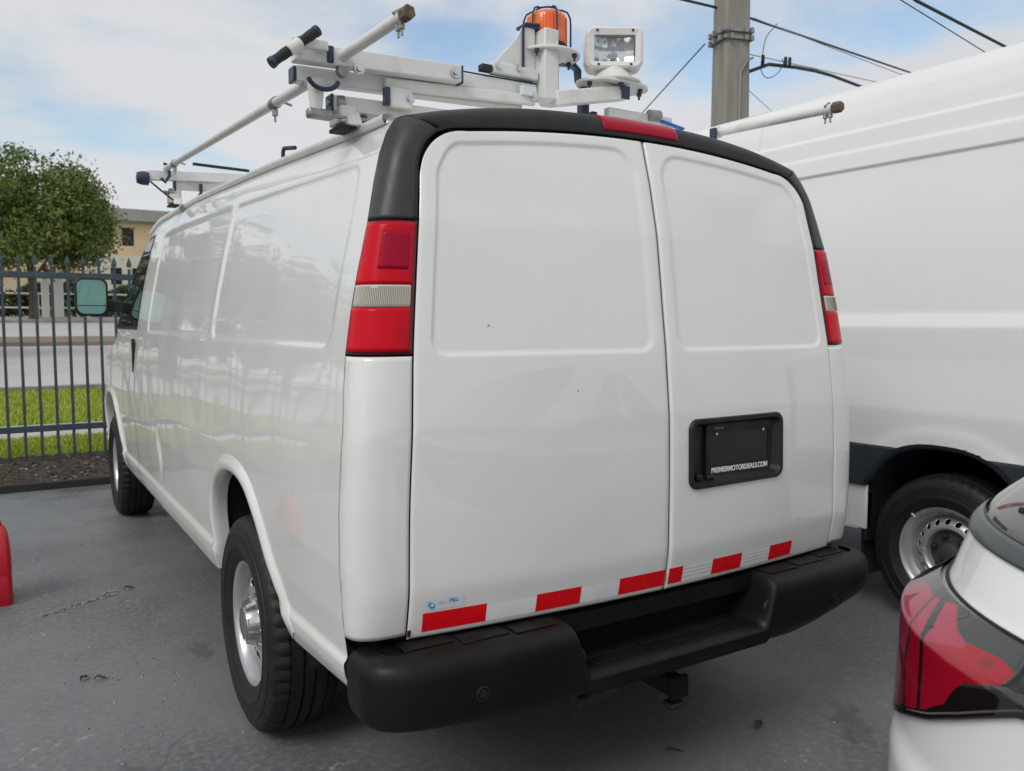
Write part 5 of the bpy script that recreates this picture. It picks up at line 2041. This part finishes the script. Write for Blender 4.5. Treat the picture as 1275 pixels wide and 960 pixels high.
def hpt(a, z, off=0.0):
    """a: 0 rear centre, 1 rear corner done, 2 where the front corner begins, 3 front centre (left half, x < 0)"""
    a, z = np.broadcast_arrays(np.asarray(a, float), np.asarray(z, float))
    W_, P_, F_ = hW(z), hP(z), hF(z)
    th = np.clip(a, 0, 1) * PI / 2
    D1 = np.minimum(HDp, (F_ - P_) * .4)
    l = W_ * np.sin(th) ** (2 / HN)
    f = P_ + D1 * (1 - np.cos(th) ** (2 / HN))
    s = np.clip(a - 1, 0, 1)
    f = f + s * (F_ - P_ - 2 * D1)
    t2 = np.clip(a - 2, 0, 1) * PI / 2
    l = np.where(a > 2, W_ * np.cos(t2) ** (2 / HN), l)
    f = np.where(a > 2, F_ - D1 + D1 * np.sin(t2) ** (2 / HN), f)
    p = np.stack([-l, f, z], -1)
    if off:
        e = 1e-3
        da = hpt(a + e, z) - hpt(a - e, z)
        dz = hpt(a, z + e) - hpt(a, z - e)
        n = np.cross(da, dz)
        n /= np.linalg.norm(n, axis=-1)[..., None] + 1e-12
        c = np.array([0, 2.1, .8])
        n = np.where((((p - c) * n).sum(-1) < 0)[..., None], -n, n)
        p = p + n * off
    return p


def hgrid(name, As, Zs, m, parent, off=0.0, both=True, keepf=None, th=0):
    As, Zs = np.asarray(As, float), np.asarray(Zs, float)
    A, Z = np.meshgrid(As, Zs, indexing='ij')
    out = []
    for s in ((1, -1) if both else (1,)):
        P = hpt(A, Z, off).copy()
        P[..., 0] *= s
        k = None
        if keepf is not None:
            ca = (As[:-1, None] + As[None, 1:].T) / 2 + 0 * Zs[None, :-1]
            cz = (Zs[None, :-1] + Zs[None, 1:]) / 2 + 0 * As[:-1, None]
            k = keepf(ca, cz)
        o = grid_mesh(name, P, m, parent, k, flip=(s > 0), sharp=40)
        if th:
            solid(o, th, -1)
        out.append(o)
    return out


za = np.unique(np.r_[np.linspace(.20, 1.58, 90), np.linspace(.94, 1.16, 60)])
aa = np.unique(np.r_[np.linspace(0, 1, 90), np.linspace(1, 2, 60), np.linspace(2, 3, 50)])


def glassk(a, z):
    rear = (a < .80) & (z > 1.122) & (z < 1.50)
    side = (a > 1.08) & (a < 1.62) & (z > 1.10) & (z < 1.47) & ~((a > 1.32) & (a < 1.35))
    front = (a > 2.25) & (z > 1.08) & (z < 1.50)
    return rear | side | front


def arch_k(a, z):
    p = hpt(a, z)
    y = p[..., 1]
    return ((np.hypot((y - .86) / .36, (z - .32) / .37) < 1) | (np.hypot((y - 3.45) / .36, (z - .32) / .37) < 1)) & (a > .9) & (a < 2.4)


A_, Z_ = np.meshgrid(aa, za, indexing='ij')
for s in (1, -1):
    P = hpt(A_, Z_).copy()
    P[..., 0] *= s
    ca = (aa[:-1, None] + aa[1:, None]) / 2 + 0 * za[None, :-1]
    cz = (za[None, :-1] + za[None, 1:]) / 2 + 0 * aa[:-1, None]
    # a shut gap between lamp and tailgate
    grid_mesh('body', P, WHITE3, hb, ~glassk(ca, cz) & ~arch_k(ca, cz), flip=(s > 0), sharp=40)
    for wn_, wm_ in (('back_window', ca < .9), ('rear_side_window', (ca > .9) & (ca < 1.33)), ('front_side_window', (ca > 1.33) & (ca < 2)), ('windscreen', ca > 2)):
        grid_mesh(wn_, P, GLASS, hb, glassk(ca, cz) & wm_, flip=(s > 0), sharp=40)
    P2 = P.copy()
    P2[..., 0] *= .93
    for lo_ in (1.5, 9):
        grid_mesh('wheel_well', P2, DARK, hb, arch_k(ca, cz) & (ca < lo_) & (ca > lo_ - 7.5 if lo_ > 2 else ca > 0), flip=(s > 0))
SMOKE = mat('smoked_lamp_glass', (0.030, 0.036, 0.037), rough=.05, coat=1.0, coat_rough=0.0, spec=.6)
LENSDK = mat('dark_lamp_core', (0.010, 0.006, 0.007), rough=.06, coat=1.0, coat_rough=0.0)
REDC = mat('car_lamp_red', (0.36, 0.003, 0.018), rough=.12, coat=.7, coat_rough=.02, bump=(300, .15, .002))
REDC2 = mat('car_lamp_deep_red', (0.24, 0.004, 0.014), rough=.1, coat=.9, coat_rough=.02)
PINKC = mat('car_lamp_pink', (0.40, 0.025, 0.07), rough=.10, coat=.9, coat_rough=.02, bump=(420, .3, .002))
TRIMC = mat('tailgate_dark_trim', (0.060, 0.075, 0.078), rough=.3, coat=.15, coat_rough=.05)
GRAYTOP = mat('rear_window_glass', (0.10, 0.105, 0.11), rough=.06, coat=1.0, coat_rough=.01)
zlo = lambda a: np.interp(a, [.10, .20, .281, .374, .451, .564, .66, .80, 1.0, 1.15], [.985, .975, .953, .894, .850, .802, .768, .785, .84, .93])
zhi = lambda a: np.interp(a, [.10, .30, .60, .75, 1.0, 1.15], [1.012, 1.016, 1.013, 1.008, .99, .95])


def lens_patch(name, a0, a1, f0, f1, m, parent, off, na=50, nz=12, s=1):
    A = np.linspace(a0, a1, na)
    P = np.zeros((na, nz, 3))
    for i, a in enumerate(A):
        z = np.linspace(f0(a), f1(a), nz)
        P[i] = hpt(np.full(nz, a), z, off)
    P[..., 0] *= s
    return solid(grid_mesh(name, P, m, parent, flip=(s > 0), sharp=60), .008, -1)


def quad_patch(name, q, m, parent, off, n=10, s=1):
    q = np.array(q)
    u = np.linspace(0, 1, n)
    U, V = np.meshgrid(u, u, indexing='ij')
    Q = (q[0] * ((1 - U) * (1 - V))[..., None] + q[1] * (U * (1 - V))[..., None] + q[2] * (U * V)[..., None] + q[3] * ((1 - U) * V)[..., None])
    P = hpt(Q[..., 0], Q[..., 1], off).copy()
    P[..., 0] *= s
    return grid_mesh(name, P, m, parent, flip=(s > 0))


LA, LZ = 520, 190
la = np.linspace(.10, 1.14, LA)
LAg = np.repeat(la[:, None], LZ, 1)
LZg = zlo(la)[:, None] + (zhi(la) - zlo(la))[:, None] * np.linspace(0, 1, LZ)[None]


def lens_mask(poly):
    ca, cz = (LAg[:-1, :-1] + LAg[1:, 1:]) / 2, (LZg[:-1, :-1] + LZg[1:, 1:]) / 2
    return in_poly(ca, cz, poly)


def near_line(poly, wd_):
    ca, cz = (LAg[:-1, :-1] + LAg[1:, 1:]) / 2, (LZg[:-1, :-1] + LZg[1:, 1:]) / 2
    d = np.full(ca.shape, 9.0)
    for (p, q) in zip(poly[:-1], poly[1:]):
        vx, vz = (q[0] - p[0]), (q[1] - p[1])
        t = np.clip(((ca - p[0]) * vx + (cz - p[1]) * vz) / (vx * vx + vz * vz), 0, 1)
        d = np.minimum(d, np.hypot(ca - p[0] - t * vx, cz - p[1] - t * vz))
    return d < wd_


bot = [(a, float(zlo(a)) + .006) for a in np.linspace(.46, .74, 12)]
m_split = near_line([(.606, 1.02), (.539, .966), (.555, .894), (.537, .78)], .0028)
m_grey = near_line([(.547, 1.004), (.486, .968), (.482, .922), (.480, .80)], .0065)
m_line = m_split | m_grey
m_pink = lens_mask([(.78, .965), (.70, .985), (.64, .998), (.595, .996), (.536, .972), (.53, .955), (.549, .93), (.56, .90), (.78, .90)])
m_pink |= lens_mask([(.594, .998), (.552, 1.000), (.490, .970), (.488, .955), (.53, .955), (.536, .968)])
m_pink |= lens_mask([(.538, 1.003), (.503, 1.010), (.445, .990), (.405, .983), (.40, .976), (.482, .955), (.482, .970)])
m_red = lens_mask([(.536, .968), (.486, .968), (.478, .972), (.40, .985), (.345, .990), (.314, .984), (.312, .966), (.371, .943), (.392, .918), (.409, .889), (.44, .868)] + bot[:4] + [(.535, .826), (.552, .894), (.537, .93)])
m_deep = lens_mask([(.78, .90), (.56, .90), (.541, .83)] + [(a, z) for a, z in bot if a > .545] + [(.78, .80)])
m_bulb = ((((LAg[:-1, :-1] + LAg[1:, 1:]) / 2 - .352) / .011) ** 2 + (((LZg[:-1, :-1] + LZg[1:, 1:]) / 2 - .977) / .0085) ** 2 < 1)
cz_l = (LZg[:-1, :-1] + LZg[1:, 1:]) / 2
ca_l = (LAg[:-1, :-1] + LAg[1:, 1:]) / 2
m_black = (ca_l < .80) & (cz_l < np.interp(ca_l, [.10, .281, .33, .46, .56, .8], [.995, .973, .955, .90, .82, .80]))
kinds = np.zeros(cz_l.shape, int)
kinds[m_black] = 1
kinds[m_deep] = 2
kinds[m_red] = 4
kinds[m_pink] = 3
kinds[m_bulb] = 5
kinds[m_line] = 1
for s in (1, -1):
    P = hpt(LAg, LZg, .008).copy()
    P[..., 0] *= s
    base = grid_mesh('tail_light', P, SMOKE, hb, kinds == 0, flip=(s > 0), sharp=60)
    for kk_, nm_, mm_ in ((1, 'lamp_divider', LENSDK), (2, 'deep_red_lens', REDC2), (3, 'pink_lens', PINKC), (4, 'red_lens', REDC), (5, 'bulb_spot', REDC2)):
        grid_mesh(nm_, P, mm_, base, kinds == kk_, flip=(s > 0), sharp=60)
    lens_patch('lamp_lower_edge', .12, 1.12, lambda a: zlo(a) - .010, lambda a: zlo(a) + .002, LENSDK, base, .0085, s=s, nz=4)
    # seam above the lamp and the trim under the rear window
    lens_patch('tailgate_seam', .05, .80, lambda a: 1.0165, lambda a: 1.0215, RUBBER, hb, .0045, s=s, nz=3)
    lens_patch('lower_window_trim', .0, .80, lambda a: 1.096 + .012 * min(1, a / .68), lambda a: 1.124 + .012 * min(1, a / .68), TRIMC, hb, .004, s=s, nz=5)
    lens_patch('rear_window', .0, .78, lambda a: 1.126 + .012 * min(1, a / .68), lambda a: 1.48, GRAYTOP, hb, .0035, s=s, nz=24)
MB().tube(hpt(np.linspace(.02, .5, 10), np.linspace(1.20, 1.165, 10), .012).tolist(), .006, 8).build('rear_wiper', RUBBER, hb)
MB().box((0, .02, .38), (.95, .06, .14)).build('lower_bumper', CLADM, hb, bevel=.02)
MB().box((0, 2.1, .26), (1.5, 3.7, .10)).build('underbody', DARK, hb, smooth=0)
for s in (-1, 1):
    for y in (.86, 3.45):
        wr = empty('wheel')
        wr.parent = hb
        wr.location = (s * .78, y, .32)
        wr.rotation_euler = (0, 0, PI if s > 0 else 0)
        tyre_mb(.32, .205, .215).build('tyre', TYRE, wr, smooth=40)
        P, k = disc_with_holes(.03, .218, lambda r: -.075 - .02 * math.cos(r * 8), [(.14, 2 * PI * i / 5, .05, .045) for i in range(5)], n=120, nr=16)
        solid(grid_mesh('rim', P, STEEL, wr, k), .01, 0)
        MB().lathe([(0, .0), (.21, .0), (.21, .03)], 36, 'x').build('brake_drum', DARK, wr)
    MB().box((s * 1.0, 2.75, 1.02), (.20, .12, .14)).build('door_mirror', WHITE3, hb, bevel=.03)
MB().box((0, 4.17, .62), (1.2, .06, .22)).build('grille', CLADM, hb, bevel=.02)
for s in (-1, 1):
    MB().box((s * .68, 4.02, .74), (.32, .18, .12)).build('headlight', CLEARL, hb, bevel=.03)
rfp = hpt(np.linspace(0, 3, 60), np.full(60, 1.58))
MB().add(rfp.tolist() + [(-p[0], p[1], p[2]) for p in rfp.tolist()[::-1]] , [tuple(range(120))]).build('roof', WHITE3, hb, smooth=0)
